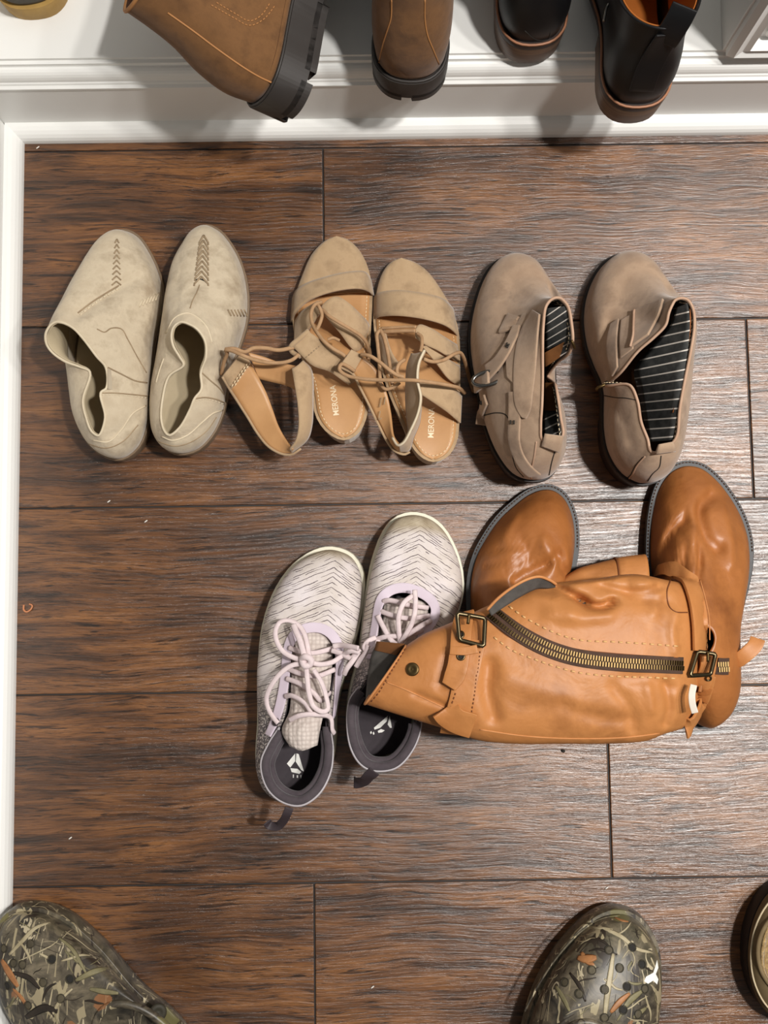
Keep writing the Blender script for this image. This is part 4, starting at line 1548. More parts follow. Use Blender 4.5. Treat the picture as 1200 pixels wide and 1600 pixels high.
def extraG(root, S, ib, ins):
    eyestay(root, S, [(430, 1150), (444, 1118), (452, 1085), (457, 1050), (460, 1015), (468, 992), (486, 981), (505, 980), (524, 987), (537, 1006), (539, 1030), (536, 1060), (532, 1095), (529, 1120)], 0.0100)
    # tongue
    strip('tongue', [(468, 992, .058), (465, 1030, .062), (464, 1070, .066), (462, 1110, .072), (450, 1142, .078), (462, 1166, .080)],
          [(528, 992, .058), (529, 1030, .062), (526, 1070, .066), (520, 1100, .072), (512, 1130, .080), (506, 1164, .082)], 'honey', root, 0.003, 'collar',
          mids=([(496, 986, .060), (497, 1030, .068), (496, 1070, .073), (492, 1105, .080), (484, 1140, .088), (482, 1173, .086)],))
    # crossing laces
    bars = [[(461, 1012, .068), (480, 1018, .076), (500, 1020, .077), (533, 1012, .070)], [(460, 1045, .069), (478, 1052, .078), (505, 1056, .079), (533, 1046, .071)],
            [(457, 1060, .070), (478, 1068, .080), (500, 1083, .083), (512, 1095, .083), (526, 1082, .072)], [(455, 1088, .071), (466, 1087, .080), (485, 1098, .088), (498, 1115, .090), (524, 1120, .076)],
            [(462, 1125, .082), (478, 1118, .090), (500, 1116, .092), (526, 1121, .078), (529, 1140, .072), (532, 1146, .066)]]
    for bp in bars:
        lace(root, bp)
    # bow
    lace(root, [(486, 1032, .088), (470, 1028, .086), (452, 1018, .084), (442, 1002, .082), (440, 985, .080), (447, 972, .078), (460, 969, .077), (474, 975, .078), (484, 988, .082), (490, 1008, .086), (493, 1028, .089)])
    lace(root, [(488, 1036, .090), (484, 1020, .092), (478, 1000, .090), (472, 986, .086), (468, 976, .082)], 0.0029)
    lace(root, [(486, 1036, .088), (465, 1040, .086), (448, 1052, .084), (434, 1070, .080), (426, 1090, .074), (428, 1105, .072), (436, 1120, .074), (444, 1130, .076)])
    lace(root, [(492, 1034, .089), (510, 1038, .088), (530, 1034, .086), (545, 1024, .082), (556, 1018, .090), (564, 1018, .092), (570, 1020, .092)])
    lace(root, [(488, 1040, .089), (490, 1062, .092), (493, 1085, .094), (500, 1104, .095), (514, 1112, .095), (522, 1108, .093), (520, 1090, .092), (512, 1066, .091), (500, 1046, .090)])
    lace(root, [(530, 1010, .078), (540, 1008, .080), (556, 1010, .090), (570, 1013, .097)], 0.0027)
    lace(root, [(528, 1016, .077), (545, 1022, .082), (558, 1028, .086), (565, 1022, .088), (572, 1014, .090)], 0.0026)
    lace(root, [(570, 1018, .086), (561, 1032, .088), (552, 1044, .086), (547, 1054, .080)], 0.0026)
    tube_obj('knot', PP([(482, 1030, .090), (488, 1026, .095), (495, 1030, .094), (494, 1038, .092), (486, 1040, .092)]), 0.0034, 'lace', root, 8, True, samples=24)
    c, n = hit(444, 1129, [S.bvh], 0.0036)
    disc_obj('eyelet', c, n, 0.0042, 0.0012, 'pull_dark', root, 14, hole=0.0022)
    delta(root, ib, ins, [[(470.5, 1177), (457.5, 1193), (463, 1199), (470.5, 1189)], [(472.5, 1177), (476, 1178), (484, 1205), (480, 1203), (471.5, 1190)], [(463, 1200), (474, 1201), (480, 1206), (477, 1209), (465, 1206)],
                           [(467, 1210), (468.5, 1210), (468.5, 1215), (467, 1215)], [(473, 1211), (475, 1211), (475, 1215), (473, 1215)], [(479, 1211), (480, 1211), (480, 1216), (479, 1216)]])
    strap3('pull_tab', even(PP([(462, 1262, .080), (458, 1272, .078), (452, 1283, .070), (442, 1291, .062), (430, 1289, .060), (427, 1284, .064)]), 24), np.tile([0.3, 0.2, 1.0], (24, 1)), 0.0085, root, 'pull_dark', 0.0014)


dG = [([(455, 965), (490, 958), (535, 966), (560, 980)], 9, 0.0022), ([(470, 950), (500, 946), (545, 952)], 6, -0.0012), ([(505, 972), (540, 978)], 5, 0.002)]
G_ang = math.atan2(-(482 - 522), 400)
sneaker('lilac and cream knit sneaker with its lace bow tied, left of the pair', G, VG, knit_mat('cream_chevron_knit_a', math.radians(-8), 0.016, -0.005, 0.116), dG, (20.3, 29.2), None, extraG)

H = [(597, 1188, .022, 588, 1204, .078, 0, .002), (625, 1178, .022, 622, 1199, .077, 0, .002), (645, 1152, .022, 647, 1172, .075, 0), (655, 1118, .022, 660, 1135, .073, 0), (662, 1083, .022, 657, 1095, .070, 0),
     (674, 1040, .021, 657, 1050, .068, 0), (690, 1005, .020, 668, 1008, .066, 0.1), (709, 970, .018, 680, 974, .065, .3), (722, 930, .016, 681, 951, .063, .7), (721, 890, .015, 676, 940, .062, .9), (708, 851, .015, 667, 932, .061, 1),
     (691, 824, .015, 654, 926, .060, 1), (670, 809, .015, 641, 922, .060, 1), (645, 804.5, .015, 628, 921, .060, 1), (622, 812, .015, 615, 923, .060, 1), (605, 833, .015, 606, 928, .060, 1), (592, 865, .015, 601, 938, .062, .9), (582, 905, .016, 597, 955, .064, .6), (575, 950, .018, 593, 980, .066, .3),
     (570, 1000, .020, 588, 1010, .067, .1), (563, 1040, .021, 580, 1040, .068, 0), (554, 1075, .022, 570, 1066, .070, 0), (549, 1110, .022, 551, 1092, .072, 0), (550, 1145, .022, 546, 1130, .074, 0), (558, 1170, .022, 552, 1170, .076, 0), (575, 1185, .022, 568, 1195, .078, 0)]


def extraH(root, S, ib, ins):
    eyestay(root, S, [(582, 1030), (587, 1000), (592, 970), (596, 945), (604, 928), (622, 919), (642, 919), (660, 926), (676, 937), (683, 952), (679, 970), (668, 984), (660, 1005)], 0.0100)
    strip('tongue', [(604, 938, .056), (600, 965, .060), (596, 990, .062), (590, 1020, .064), (580, 1050, .066)], [(668, 940, .056), (672, 960, .060), (666, 985, .062), (656, 1015, .064), (648, 1050, .066)], 'honey', root, 0.003, 'collar',
          mids=([(634, 934, .058), (634, 962, .066), (630, 990, .070), (622, 1018, .070), (612, 1050, .070)],))
    for bp in ([(601, 940, .064), (612, 938, .070), (640, 945, .076), (672, 950, .066)], [(598, 955, .066), (612, 960, .074), (640, 966, .078), (674, 962, .066)], [(593, 962, .067), (602, 980, .074), (614, 1000, .080), (624, 1008, .080)],
               [(588, 1000, .070), (606, 995, .078), (636, 993, .080), (664, 985, .068)], [(628, 1004, .080), (626, 985, .084), (626, 962, .086), (634, 942, .086), (646, 932, .082), (650, 930, .078)],
               [(628, 1006, .082), (638, 990, .086), (648, 970, .088), (652, 948, .086), (651, 922, .080)], [(628, 1002, .080), (650, 985, .084), (664, 976, .078), (676, 970, .068)],
               [(590, 996, .076), (578, 1002, .078), (572, 1012, .078), (580, 1018, .078), (590, 1010, .077), (594, 1000, .075)], [(578, 1008, .080), (574, 1020, .078), (566, 1030, .074), (559, 1042, .070)]):
        lace(root, bp)
    delta(root, ib, ins, [[(609, 1118), (587, 1137), (588, 1140), (597, 1137), (607, 1127)], [(611.5, 1118), (608.5, 1132), (612, 1137), (615, 1137), (613, 1125)], [(593, 1142), (598, 1139), (604, 1141), (600, 1144), (594, 1145)],
                           [(581, 1144), (583, 1142), (584, 1145), (582, 1147)], [(585, 1145), (587, 1143), (588, 1147), (586, 1148)]])
    strap3('pull_tab', even(PP([(588, 1205, .080), (580, 1212, .076), (572, 1220, .066), (560, 1223, .056), (556, 1222, .054)]), 20), np.tile([0.2, -0.2, 1.0], (20, 1)), 0.012, root, 'pull_dark', 0.0014)


dH = [([(590, 905), (620, 900), (660, 906), (690, 925)], 8, 0.002), ([(610, 888), (650, 892)], 6, -0.0012)]
sneaker('lilac and cream knit sneaker partly buried under the tan boot shaft', H, VG, knit_mat('cream_chevron_knit_b', math.radians(-6), 0.010, 0.006, 0.100), dH, (21.3, 29.4), None, extraH)
# ------------------------------------------------------------------ tan slouch boots
def foot(label, spec, vamp, dents):
    spec = [tuple(r[:7]) + ((r[7],) if len(r) > 7 else (0.0,)) for r in spec]
    cols = shoe_cols(spec, vamp)
    root = thing('slouch_boot', label, 'boot', base_of(cols), 'tan leather slouch boots')
    S = Surf(cols, 132, 34, True, dents)
    S.build('foot', 'tanfoot', root, 0.0018)
    n = 64
    idx = [int(round(i * S.nu / n)) % S.nu for i in range(n)]
    ring = S.g[idx, 0]
    top = ring_offset(ring, 0.0048)
    top[:, 2] = ring[:, 2] + 0.0015
    bot = ring_offset(ring, 0.0040)
    bot[:, 2] = np.maximum(ring[:, 2] - 0.010, 0.0)
    slab('sole', top, bot, 'tansole', root)
    hb = ring_offset(ring, 0.002)
    hb[:, 2] = np.maximum(ring[:, 2] - 0.009, 0.001)
    heel_block(hb, 13, root, 'tansole', 0.0, 0.97)
    m = MB()
    w = ring_offset(ring, 0.0026)
    w[:, 2] = ring[:, 2] + 0.0022
    sel = [i % n for i in range(18, 47)]
    dash3(m, w[sel], 0.0036, 0.6, 0.0006)
    m.obj('welt_stitching', 'zip_brown', root, kind='stuff')
    return root, S


def shaft_surf(secs, nu, nv, dents, rough=0.8):
    """flattened leather tube from traced upper and lower contours: (ux,uy,lx,ly,zc,half_thickness)"""
    K = 20
    cols = []
    for k in range(K):
        a = 2 * math.pi * k / K
        col = []
        for (ux, uy, lx, ly, zc, th) in secs:
            U, L = P(ux, uy, zc), P(lx, ly, zc)
            c, h = (U + L) / 2, (U - L) / 2
            ca, sa = math.cos(a), math.sin(a)
            f = math.copysign(abs(ca) ** rough, ca)
            col.append(c + h * f + np.array([0, 0, th * math.copysign(abs(sa) ** 0.85, sa)]))
        cols.append(np.array(col))
    return Surf(cols, nu, nv, True, dents)


I_ = [(800, 1135, .030, 806, 1020, .062, 0), (832, 1118, .030, 812, 1018, .062, 0), (852, 1070, .030, 818, 1012, .063, 0), (862, 1010, .026, 821, 1005, .064, .0), (876, 950, .020, 822, 998, .064, .3), (891, 895, .016, 821, 990, .064, .6),
      (898, 850, .014, 820, 986, .064, .8), (895, 810, .014, 819, 984, .064, 1), (883, 780, .014, 817, 983, .064, 1), (866, 766, .014, 815, 982, .064, 1), (848, 764, .014, 813, 982, .064, 1), (826, 772, .014, 811, 982, .064, 1), (802, 790, .014, 809, 983, .064, 1), (780, 811, .014, 807, 984, .064, 1), (761, 838, .014, 805, 987, .064, .8),
      (746, 866, .014, 803, 990, .064, .6), (737, 900, .016, 802, 996, .064, .4), (735, 940, .020, 801, 1002, .063, .1), (741, 1000, .026, 801, 1008, .062, 0), (752, 1060, .030, 801, 1014, .062, 0), (770, 1112, .030, 803, 1018, .062, 0)]
dI = [([(806, 908), (828, 896), (860, 880)], 7, 0.010), ([(760, 884), (790, 878), (825, 872)], 5, 0.004), ([(872, 866), (880, 888), (892, 902)], 7, 0.010), ([(848, 846), (866, 878)], 9, -0.006), ([(778, 858), (815, 853), (842, 856)], 4, 0.003),
      ([(805, 808), (788, 838)], 8, -0.004), ([(868, 862), (880, 872)], 4, 0.003), ([(790, 892), (815, 884), (836, 880)], 4, 0.003), ([(815, 842), (830, 870)], 8, 0.003)]
rootI, SI = foot('tan leather slouch boot lying underneath, its rounded toe left of the other', I_, [(0.13, .042), (0.34, .060), (0.58, .063), (0.82, .063)], dI)
SI2 = shaft_surf([(832, 950, 828, 1090, .046, .020), (866, 915, 862, 1100, .042, .028), (902, 889, 895, 1105, .040, .030), (936, 879, 930, 1105, .040, .030), (961, 873, 955, 1100, .039, .030)], 80, 24, [([(890, 905), (930, 900)], 7, 0.003)])
SI2.build('shaft', 'tan', rootI, 0.0018)
SI3 = shaft_surf([(960, 872, 955, 1100, .038, .031), (985, 868, 980, 1096, .037, .030), (1007, 866, 1003, 1092, .037, .028)], 80, 10, [])
SI3.build('cuff', 'tan', rootI, 0.002, 'lining_grey')
tube_obj('cuff_edge', SI3.g[:, 0], 0.0010, 'tan_seam', rootI, 6, True)

J_ = [(1102, 1132, .034, 1102, 1022, .118, 0, .004), (1128, 1115, .034, 1109, 1019, .118, 0, .004), (1143, 1080, .033, 1114, 1012, .118, 0, .003), (1146, 1030, .030, 1117, 1005, .118, 0.1, .001), (1148, 980, .027, 1118, 998, .118, .2, .0), (1157, 940, .022, 1117, 992, .118, .4),
      (1168, 893, .018, 1115, 987, .118, .7), (1170, 850, .016, 1112, 983, .118, .9), (1160, 812, .015, 1109, 981, .118, 1), (1142, 778, .015, 1107, 980, .118, 1), (1118, 748, .015, 1105, 980, .118, 1), (1094, 730, .015, 1103, 980, .118, 1), (1068, 727, .015, 1101, 980, .118, 1),
      (1046, 738, .015, 1099, 981, .118, 1), (1030, 760, .015, 1097, 982, .118, 1), (1020, 795, .015, 1095, 984, .118, 1), (1016, 835, .016, 1092, 987, .118, .9), (1016, 875, .018, 1090, 991, .118, .6), (1022, 920, .022, 1088, 996, .118, .3), (1034, 965, .026, 1087, 1002, .118, .0), (1046, 1010, .030, 1087, 1008, .118, 0),
      (1056, 1055, .033, 1089, 1014, .118, 0), (1064, 1098, .034, 1092, 1018, .118, 0), (1078, 1124, .034, 1096, 1021, .118, 0)]
dJ = [([(1112, 775), (1098, 790), (1100, 825), (1112, 850), (1122, 858)], 9, 0.010), ([(1072, 812), (1054, 828), (1040, 850), (1026, 884)], 7, 0.013), ([(1080, 832), (1082, 865), (1078, 890)], 13, -0.006), ([(1060, 862), (1056, 892)], 9, -0.005),
      ([(1128, 795), (1140, 840), (1142, 885)], 9, -0.005), ([(1093, 850), (1096, 880), (1092, 905)], 5, 0.005), ([(1062, 868), (1078, 858), (1094, 866)], 3.5, 0.003), ([(1060, 882), (1077, 872), (1096, 880)], 3.5, 0.003), ([(1052, 790), (1075, 800), (1092, 800)], 5, 0.002),
      ([(1120, 880), (1138, 890), (1150, 892)], 4, 0.002), ([(1122, 905), (1140, 912)], 4, 0.002)]
rootJ, SJ = foot('tan leather slouch boot on top, its zipped shaft flopped over to the left', J_, [(0.13, .040), (0.34, .063), (0.58, .080), (0.84, .106)], dJ)
dS = [([(908, 936), (925, 946), (946, 947), (958, 940)], 6, 0.016), ([(866, 912), (888, 926), (915, 940)], 6, 0.012), ([(898, 908), (950, 900), (1010, 910)], 15, -0.008), ([(940, 915), (985, 925), (1030, 918)], 6, 0.004), ([(830, 930), (860, 940), (890, 955)], 12, -0.005), ([(975, 1060), (1020, 1064), (1052, 1075)], 7, 0.003), ([(880, 1100), (930, 1120), (985, 1125)], 12, 0.003), ([(1056, 960), (1050, 990), (1056, 1020)], 8, -0.004), ([(860, 960), (900, 965), (950, 960)], 12, -0.005), ([(980, 905), (985, 930), (1040, 940)], 10, 0.004),
      ([(765, 1040), (762, 1080), (772, 1120)], 12, 0.007), ([(795, 1060), (850, 1080), (900, 1100)], 16, -0.003), ([(960, 1075), (985, 1110), (990, 1140)], 9, 0.004), ([(1040, 1070), (1047, 1105), (1040, 1130)], 7, 0.005), ([(1030, 930), (1020, 960)], 9, -0.003),
      ([(1012, 1070), (1018, 1110)], 7, -0.003), ([(700, 1030), (690, 1070)], 9, 0.003), ([(650, 1085), (700, 1105)], 6, 0.003), ([(820, 912), (842, 918), (862, 925)], 7, 0.005)]
SS = shaft_surf([(1092, 912, 1084, 1120, .078, .020), (1074, 912, 1064, 1138, .098, .030), (1040, 906, 1038, 1146, .108, .034), (990, 897, 1005, 1158, .113, .036), (925, 905, 935, 1162, .115, .037), (868, 911, 875, 1162, .116, .037), (805, 928, 805, 1162, .117, .036), (748, 953, 746, 1156, .118, .034),
                 (702, 974, 700, 1140, .118, .032), (664, 990, 640, 1122, .117, .028), (634, 1009, 570, 1100, .115, .022)], 140, 100, dS)
SS.build('shaft', 'tan', rootJ, 0.0020, 'lining_grey')
bJ, bS = [SJ.bvh], [SS.bvh]
both = [SJ.bvh, SS.bvh]
# lining showing at the open top, far panel reaching past the near one
strip('lining_panel', [(590, 1003, .098), (580, 1024, .096), (574, 1060, .094), (571, 1094, .096)], [(634, 1010, .112), (618, 1030, .108), (600, 1058, .104), (580, 1094, .104)], 'lining_grey', rootJ, 0.0012)
strip('lining_facing', [(588, 1002, .100), (585, 1016, .099)], [(632, 1006, .114), (620, 1024, .110)], 'brown_facing', rootJ, 0.002)
tube_obj('cuff_edge', SS.g[:, -1], 0.0012, 'tan_edge', rootJ, 6, True)
stitch('cuff_stitching', [[(634, 1014), (620, 1036), (604, 1062), (592, 1082), (578, 1098)]], bS, rootJ, 'tan_seam', 6, 0.5, 0.0006)
# zip with brass teeth
zp = [(768, 958), (786, 972), (805, 986), (830, 1001), (860, 1015), (895, 1026), (930, 1032), (975, 1036), (1020, 1038), (1066, 1040)]
tape = strap_on('zipper_tape', zp, 0.0155, bS, rootJ, 'zip_brown', 0.0012, 60, 0.0010)
L, N = onto(zp, bS, 150, 0.0022)
for _ in range(6):
    L[1:-1] = (L[:-2] + 2 * L[1:-1] + L[2:]) / 4
    N[1:-1] = (N[:-2] + 2 * N[1:-1] + N[2:]) / 4
LL = np.concatenate([[0], np.cumsum(np.linalg.norm(np.diff(L, axis=0), axis=1))])
m = MB()
k = int(LL[-1] / 0.0026)
for i in range(k):
    t = (i + .5) * LL[-1] / k
    c = np.array([np.interp(t, LL, L[:, q]) for q in range(3)])
    j = min(int(np.interp(t, LL, np.arange(len(LL)))), len(L) - 2)
    T = L[j + 1] - L[j]
    T /= np.linalg.norm(T)
    n_ = N[j] / np.linalg.norm(N[j])
    sd = np.cross(T, n_)
    op = np.interp(i / k, [0, .25, .55, 1], [0.0022, 0.0013, 0.0004, 0.0003])
    for s_ in (-1, 1):
        cc = c + sd * s_ * (op + 0.0020) + T * 0.0006 * s_
        m.box(cc, T * 0.00062, sd * 0.0021, n_ * 0.0009)
m.obj('zipper_teeth', 'brass', tape, smooth=False, kind='stuff')
stitch('zipper_stitching', [[(796, 948), (815, 962), (840, 976), (870, 990), (905, 1000), (960, 1003), (1010, 1006), (1064, 1010)], [(772, 996), (800, 1016), (835, 1030), (870, 1042), (905, 1051), (950, 1056), (1010, 1058), (1060, 1060)]], bS, rootJ, 'tan_thread', 12, 0.5, 0.0009)
seam('zipper_seam', [(778, 956), (800, 972), (830, 988), (862, 1003), (900, 1014), (960, 1021), (1064, 1028)], bS, rootJ, 'tan_seam', 0.0005, 60)
seam('zipper_seam', [(766, 972), (790, 992), (820, 1008), (856, 1026), (900, 1038), (960, 1048), (1064, 1052)], bS, rootJ, 'tan_seam', 0.0005, 60)
# lifted edge above the zip
strip('storm_flap', [(762, 952, .150), (778, 936, .152), (800, 918, .152), (824, 906, .150), (842, 902, .146), (858, 907, .140), (868, 914, .132)], [(768, 962, .150), (786, 950, .148), (808, 936, .144), (828, 925, .140), (842, 920, .136), (856, 920, .132), (868, 918, .126)], 'lining_grey', rootJ, 0.0014)
tube_obj('flap_edge', PP([(761, 953, .150), (777, 936, .153), (800, 918, .153), (824, 905, .151), (842, 901, .147), (858, 906, .141), (869, 913, .133)]), 0.0014, 'tan_edge', rootJ, 6, samples=40)
# top buckle strap
band = strap_on('top_strap', [(741, 1000), (734, 1030), (728, 1060), (722, 1090), (714, 1120), (706, 1146)], 0.022, bS, rootJ, 'tan', 0.0024, 40, 0.0022)
stitch('strap_stitching', [[(750, 1018), (744, 1050), (740, 1085), (736, 1120)], [(712, 1082), (706, 1100), (704, 1112)]], [SS.bvh], rootJ, 'tan_seam', 6, 0.5, 0.0006, 0.0038)
st = strap_on('strap_tail', [(730, 966), (724, 985), (721, 1005), (718, 1030), (713, 1052), (704, 1072)], 0.0185, bS, rootJ, 'tan', 0.0030, 40, 0.0062, wscale=np.interp(np.linspace(0, 1, 40), [0, .85, 1], [1, 1, .75]))
for (x, y) in ((721, 997), (720.5, 1027)):
    c, n = hit(x, y, bS, 0.0076)
    disc_obj('eyelet', c, n, 0.0040, 0.0012, 'brass_dark', st, 16, hole=0.0024)
    disc_obj('eyelet_hole', c, n, 0.0023, 0.0003, 'hole', st, 12)
strap_on('keeper', [(706, 1018), (724, 1020), (746, 1016)], 0.0075, bS, rootJ, 'tan', 0.0026, 14, 0.0096)


def buckle(root, bv, corners, r, lift, prong, mat='brass_dark'):
    pts = []
    for i in range(4):
        a, b_ = np.array(corners[i], float), np.array(corners[(i + 1) % 4], float)
        for t in np.linspace(0.06, 0.94, 8):
            pts.append(a + (b_ - a) * t)
    h0 = [hit(p[0], p[1], bv, 0.0) for p in corners]
    z = max(h[0][2] for h in h0 if h is not None) + lift
    zs = [((h[0][2] if h is not None else z - lift) * 0.5 + (z - lift) * 0.5) + lift for h in h0]
    W = []
    for i in range(4):
        for t in np.linspace(0.06, 0.94, 8):
            q = np.array(corners[i]) * (1 - t) + np.array(corners[(i + 1) % 4]) * t
            W.append(P(q[0], q[1], zs[i] * (1 - t) + zs[(i + 1) % 4] * t))
    fr = tube_obj('buckle', W, r, mat, root, 8, True)
    za = sum(zs) / 4
    tube_obj('prong', PP([(prong[0][0], prong[0][1], za + 0.002), (prong[1][0], prong[1][1], za + 0.001)]), r * 0.7, 'brass', fr, 6, samples=6)
    return fr


buckle(rootJ, bS, [(714, 958), (758, 966), (756, 1010), (718, 1000)], 0.0021, 0.0085, [(733, 960), (731, 975)])
c, n = hit(645, 1046, bS, 0.0006)
disc_obj('rivet', c, n, 0.0062, 0.0016, 'brass', rootJ, 20)
seam('fold_seam', [(604, 1066), (630, 1076), (665, 1092), (695, 1106)], bS, rootJ, 'tan_edge', 0.0008)
strap_on('keeper', [(694, 1108), (715, 1122), (740, 1130)], 0.026, bS, rootJ, 'tan', 0.0026, 16, 0.0048)
# seams on the shaft
seam('panel_seam', [(1048, 906), (1042, 925), (1046, 948), (1056, 956), (1074, 957)], bS, rootJ, 'tan_seam', 0.0007)
seam('back_seam', [(750, 1140), (820, 1150), (900, 1154), (980, 1152), (1030, 1146)], bS, rootJ, 'tan_edge', 0.0008)
# ankle strap with buckle
patch_on('ankle_strap', [(1028, 902), (1044, 898), (1060, 910), (1070, 935), (1076, 970), (1078, 1016)], [(1036, 884), (1054, 880), (1078, 892), (1094, 922), (1102, 962), (1105, 1016)], both, rootJ, 'tan', 0.0030, 0.0028, 40)
strap_on('ankle_strap', [(1100, 1050), (1096, 1080), (1086, 1110), (1070, 1136)], 0.022, both, rootJ, 'tan', 0.0024, 24, 0.0040)
strap_on('strap_tail', [(1104, 1022), (1104, 1040), (1100, 1060), (1096, 1072)], 0.0150, both, rootJ, 'tan', 0.0030, 20, 0.0050)
strap_on('keeper', [(1083, 1074), (1098, 1076), (1113, 1074)], 0.0060, both, rootJ, 'tanfoot', 0.0024, 10, 0.0066)
buckle(rootJ, both, [(1090, 1018), (1118, 1022), (1110, 1054), (1078, 1056)], 0.0020, 0.0075, [(1106, 1019), (1106, 1034)])
c, n = hit(1095, 1008, both, 0.0050)
disc_obj('eyelet', c, n, 0.0036, 0.0012, 'brass_dark', rootJ, 14, hole=0.0020)
c, n = hit(1105, 1054, both, 0.0070)
disc_obj('eyelet', c, n, 0.0032, 0.0012, 'brass_dark', rootJ, 14, hole=0.0018)
tp = strap_on('zipper_tape', [(1119, 1040), (1128, 1041), (1137, 1041)], 0.0160, bJ, rootJ, 'zip_brown', 0.0012, 10, 0.0012)
m = MB()
for i in range(5):
    for s_ in (-1, 1):
        h = hit(1121 + i * 3.4 + s_ * 0.8, 1041 + s_ * 4, bJ, 0.0026)
        m.box(h[0], (0.0006, 0, 0), (0, 0.0022, 0), (0, 0, 0.0008))
m.obj('zipper_teeth', 'brass', tp, smooth=False, kind='stuff')
strap3('pull_strap', even(PP([(1140, 1034, .075), (1152, 1032, .085), (1166, 1022, .090), (1180, 1008, .090), (1184, 998, .088)]), 16), np.tile([-0.5, -0.3, 1.0], (16, 1)), 0.014, rootJ, 'tan', 0.003)
strap3('size_tag', even(PP([(1084, 1070, .146), (1081, 1086, .150), (1082, 1100, .149), (1086, 1114, .146)]), 16), np.tile([-0.3, 0.0, 1.0], (16, 1)), 0.0060, rootJ, 'tag_white', 0.0012)
seam('heel_seam', [(1110, 1076), (1108, 1092), (1098, 1106), (1088, 1114)], both, rootJ, 'tan_seam', 0.0006)
seam('vamp_seam', [(1094, 906), (1102, 935), (1108, 965), (1109, 1000)], both, rootJ, 'tan_edge', 0.0006)
# ------------------------------------------------------------------ camouflage clogs and the fleece-lined slipper
def ell(cx, cy, a, b_, ax, n, z, start=0.0):
    """ellipse in pixels; `ax` unit vector towards the toe; index 0 at the heel, turning like the outline"""
    return [(cx, cy, a, b_, ax, z)]


def clog(label, ringpx, rimfun, vamp, holes, sole_z, extra=None):
    n = len(ringpx)
    spec = []
    for i, (x, y) in enumerate(ringpx):
        rx, ry, rz, w = rimfun(i / n)
        spec.append((x, y, .034, rx, ry, rz, w, .004))
    cols = shoe_cols(spec, vamp)
    root = thing('clog', label, 'clog', base_of(cols), 'camouflage clogs')
    S = Surf(cols, 132, 34, True)
    S.build('upper', 'camo', root, 0.004, 'camo_sole')
    k = 64
    idx = [int(round(i * S.nu / k)) % S.nu for i in range(k)]
    ring = S.g[idx, 0]
    top = ring_offset(ring, 0.0035)
    top[:, 2] = ring[:, 2] + 0.001
    bot = ring_offset(ring, 0.0010)
    bot[:, 2] = sole_z(bot)
    mid = ring_offset(ring, 0.0050)
    mid[:, 2] = (top[:, 2] + bot[:, 2]) / 2
    slab('sole', top, bot, 'camo', root, mid=mid)
    insole_for(S, root, 'camo_sole', 0.006, -0.006)
    tube_obj('rim', S.g[:, -1], 0.0040, 'camo', root, 8, True)
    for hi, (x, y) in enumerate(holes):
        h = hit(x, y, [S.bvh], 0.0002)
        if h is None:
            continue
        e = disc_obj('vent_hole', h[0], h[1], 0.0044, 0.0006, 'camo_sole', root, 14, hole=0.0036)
        disc_obj('vent_shade', h[0], h[1], 0.0034, 0.0003, 'hole' if hi % 3 == 1 else 'vent', e, 12)  # flat disc on the upper, shade inside the vent painted as colour
    if extra:
        extra(root, S)
    return S


def rim_ell(cx, cy, a, b_, ax, ztoe, zheel, left=1):
    px = (-ax[1] * left, ax[0] * left)

    def f(t):
        th = 2 * math.pi * t
        c, s_ = -math.cos(th), math.sin(th)
        x = cx + ax[0] * a * c + px[0] * b_ * s_
        y = cy + ax[1] * a * c + px[1] * b_ * s_
        k = (c + 1) / 2
        w = max(0.0, min(1.0, (k - 0.55) / 0.3))
        return x, y, zheel * (1 - k) + ztoe * k, w
    return f


def twig_print(root, S, traced, rnd, box, lines):
    """flat woodland print: traced branches and leaves plus small random twigs"""
    rng = random.Random(rnd)
    groups = {'twig_pale': [], 'twig_olive': [], 'twig_dark': [], 'twig_rust': []}
    for m_, pts, w in traced:
        groups[m_].append((pts, w))
    for _ in range(lines):
        x, y = rng.uniform(box[0], box[2]), rng.uniform(box[1], box[3])
        a = rng.uniform(0, math.pi)
        L = rng.uniform(14, 52)
        p = [(x, y)]
        for k in range(3):
            a += rng.uniform(-.5, .5)
            p.append((p[-1][0] + math.cos(a) * L / 3, p[-1][1] + math.sin(a) * L / 3))
        g = rng.choice(['twig_pale', 'twig_pale', 'twig_olive', 'twig_dark', 'twig_dark'])
        groups[g].append((p, rng.choice([0.8, 1.2, 1.6, 2.4, 4.0])))
        if rng.random() < .6:
            q = p[1]
            b_ = a + rng.choice([-1, 1]) * rng.uniform(.5, .9)
            groups[g].append(([q, (q[0] + math.cos(b_) * L * .4, q[1] + math.sin(b_) * L * .4)], 0.9))
    for g, items in groups.items():
        m = MB()
        for pts, w in items:
            pts = [q for q in even(np.array(pts, float), 14) if hit(q[0], q[1], [S.bvh]) is not None]
            if len(pts) < 6:
                continue
            L_, N_ = onto(pts, [S.bvh], None, 0.00005)
            k = len(L_)
            r = w * 0.00034 * (0.35 + 0.65 * np.sin(np.linspace(0.25, math.pi - 0.15, k)))
            m.tube(L_, r, 6, False, 0.12, N_)
        if m.V:
            m.obj(g + '_print', g, root, kind='stuff')


Lr = [(915, 1868), (958, 1852), (985, 1805), (996, 1745), (1007, 1675), (1018, 1610), (1026, 1555), (1028, 1512), (1022, 1475), (1005, 1446), (985, 1431), (962, 1427), (940, 1433), (918, 1448), (897, 1469), (874, 1497), (853, 1532), (836, 1572), (824, 1617), (820, 1680), (827, 1745), (842, 1805), (873, 1852)]


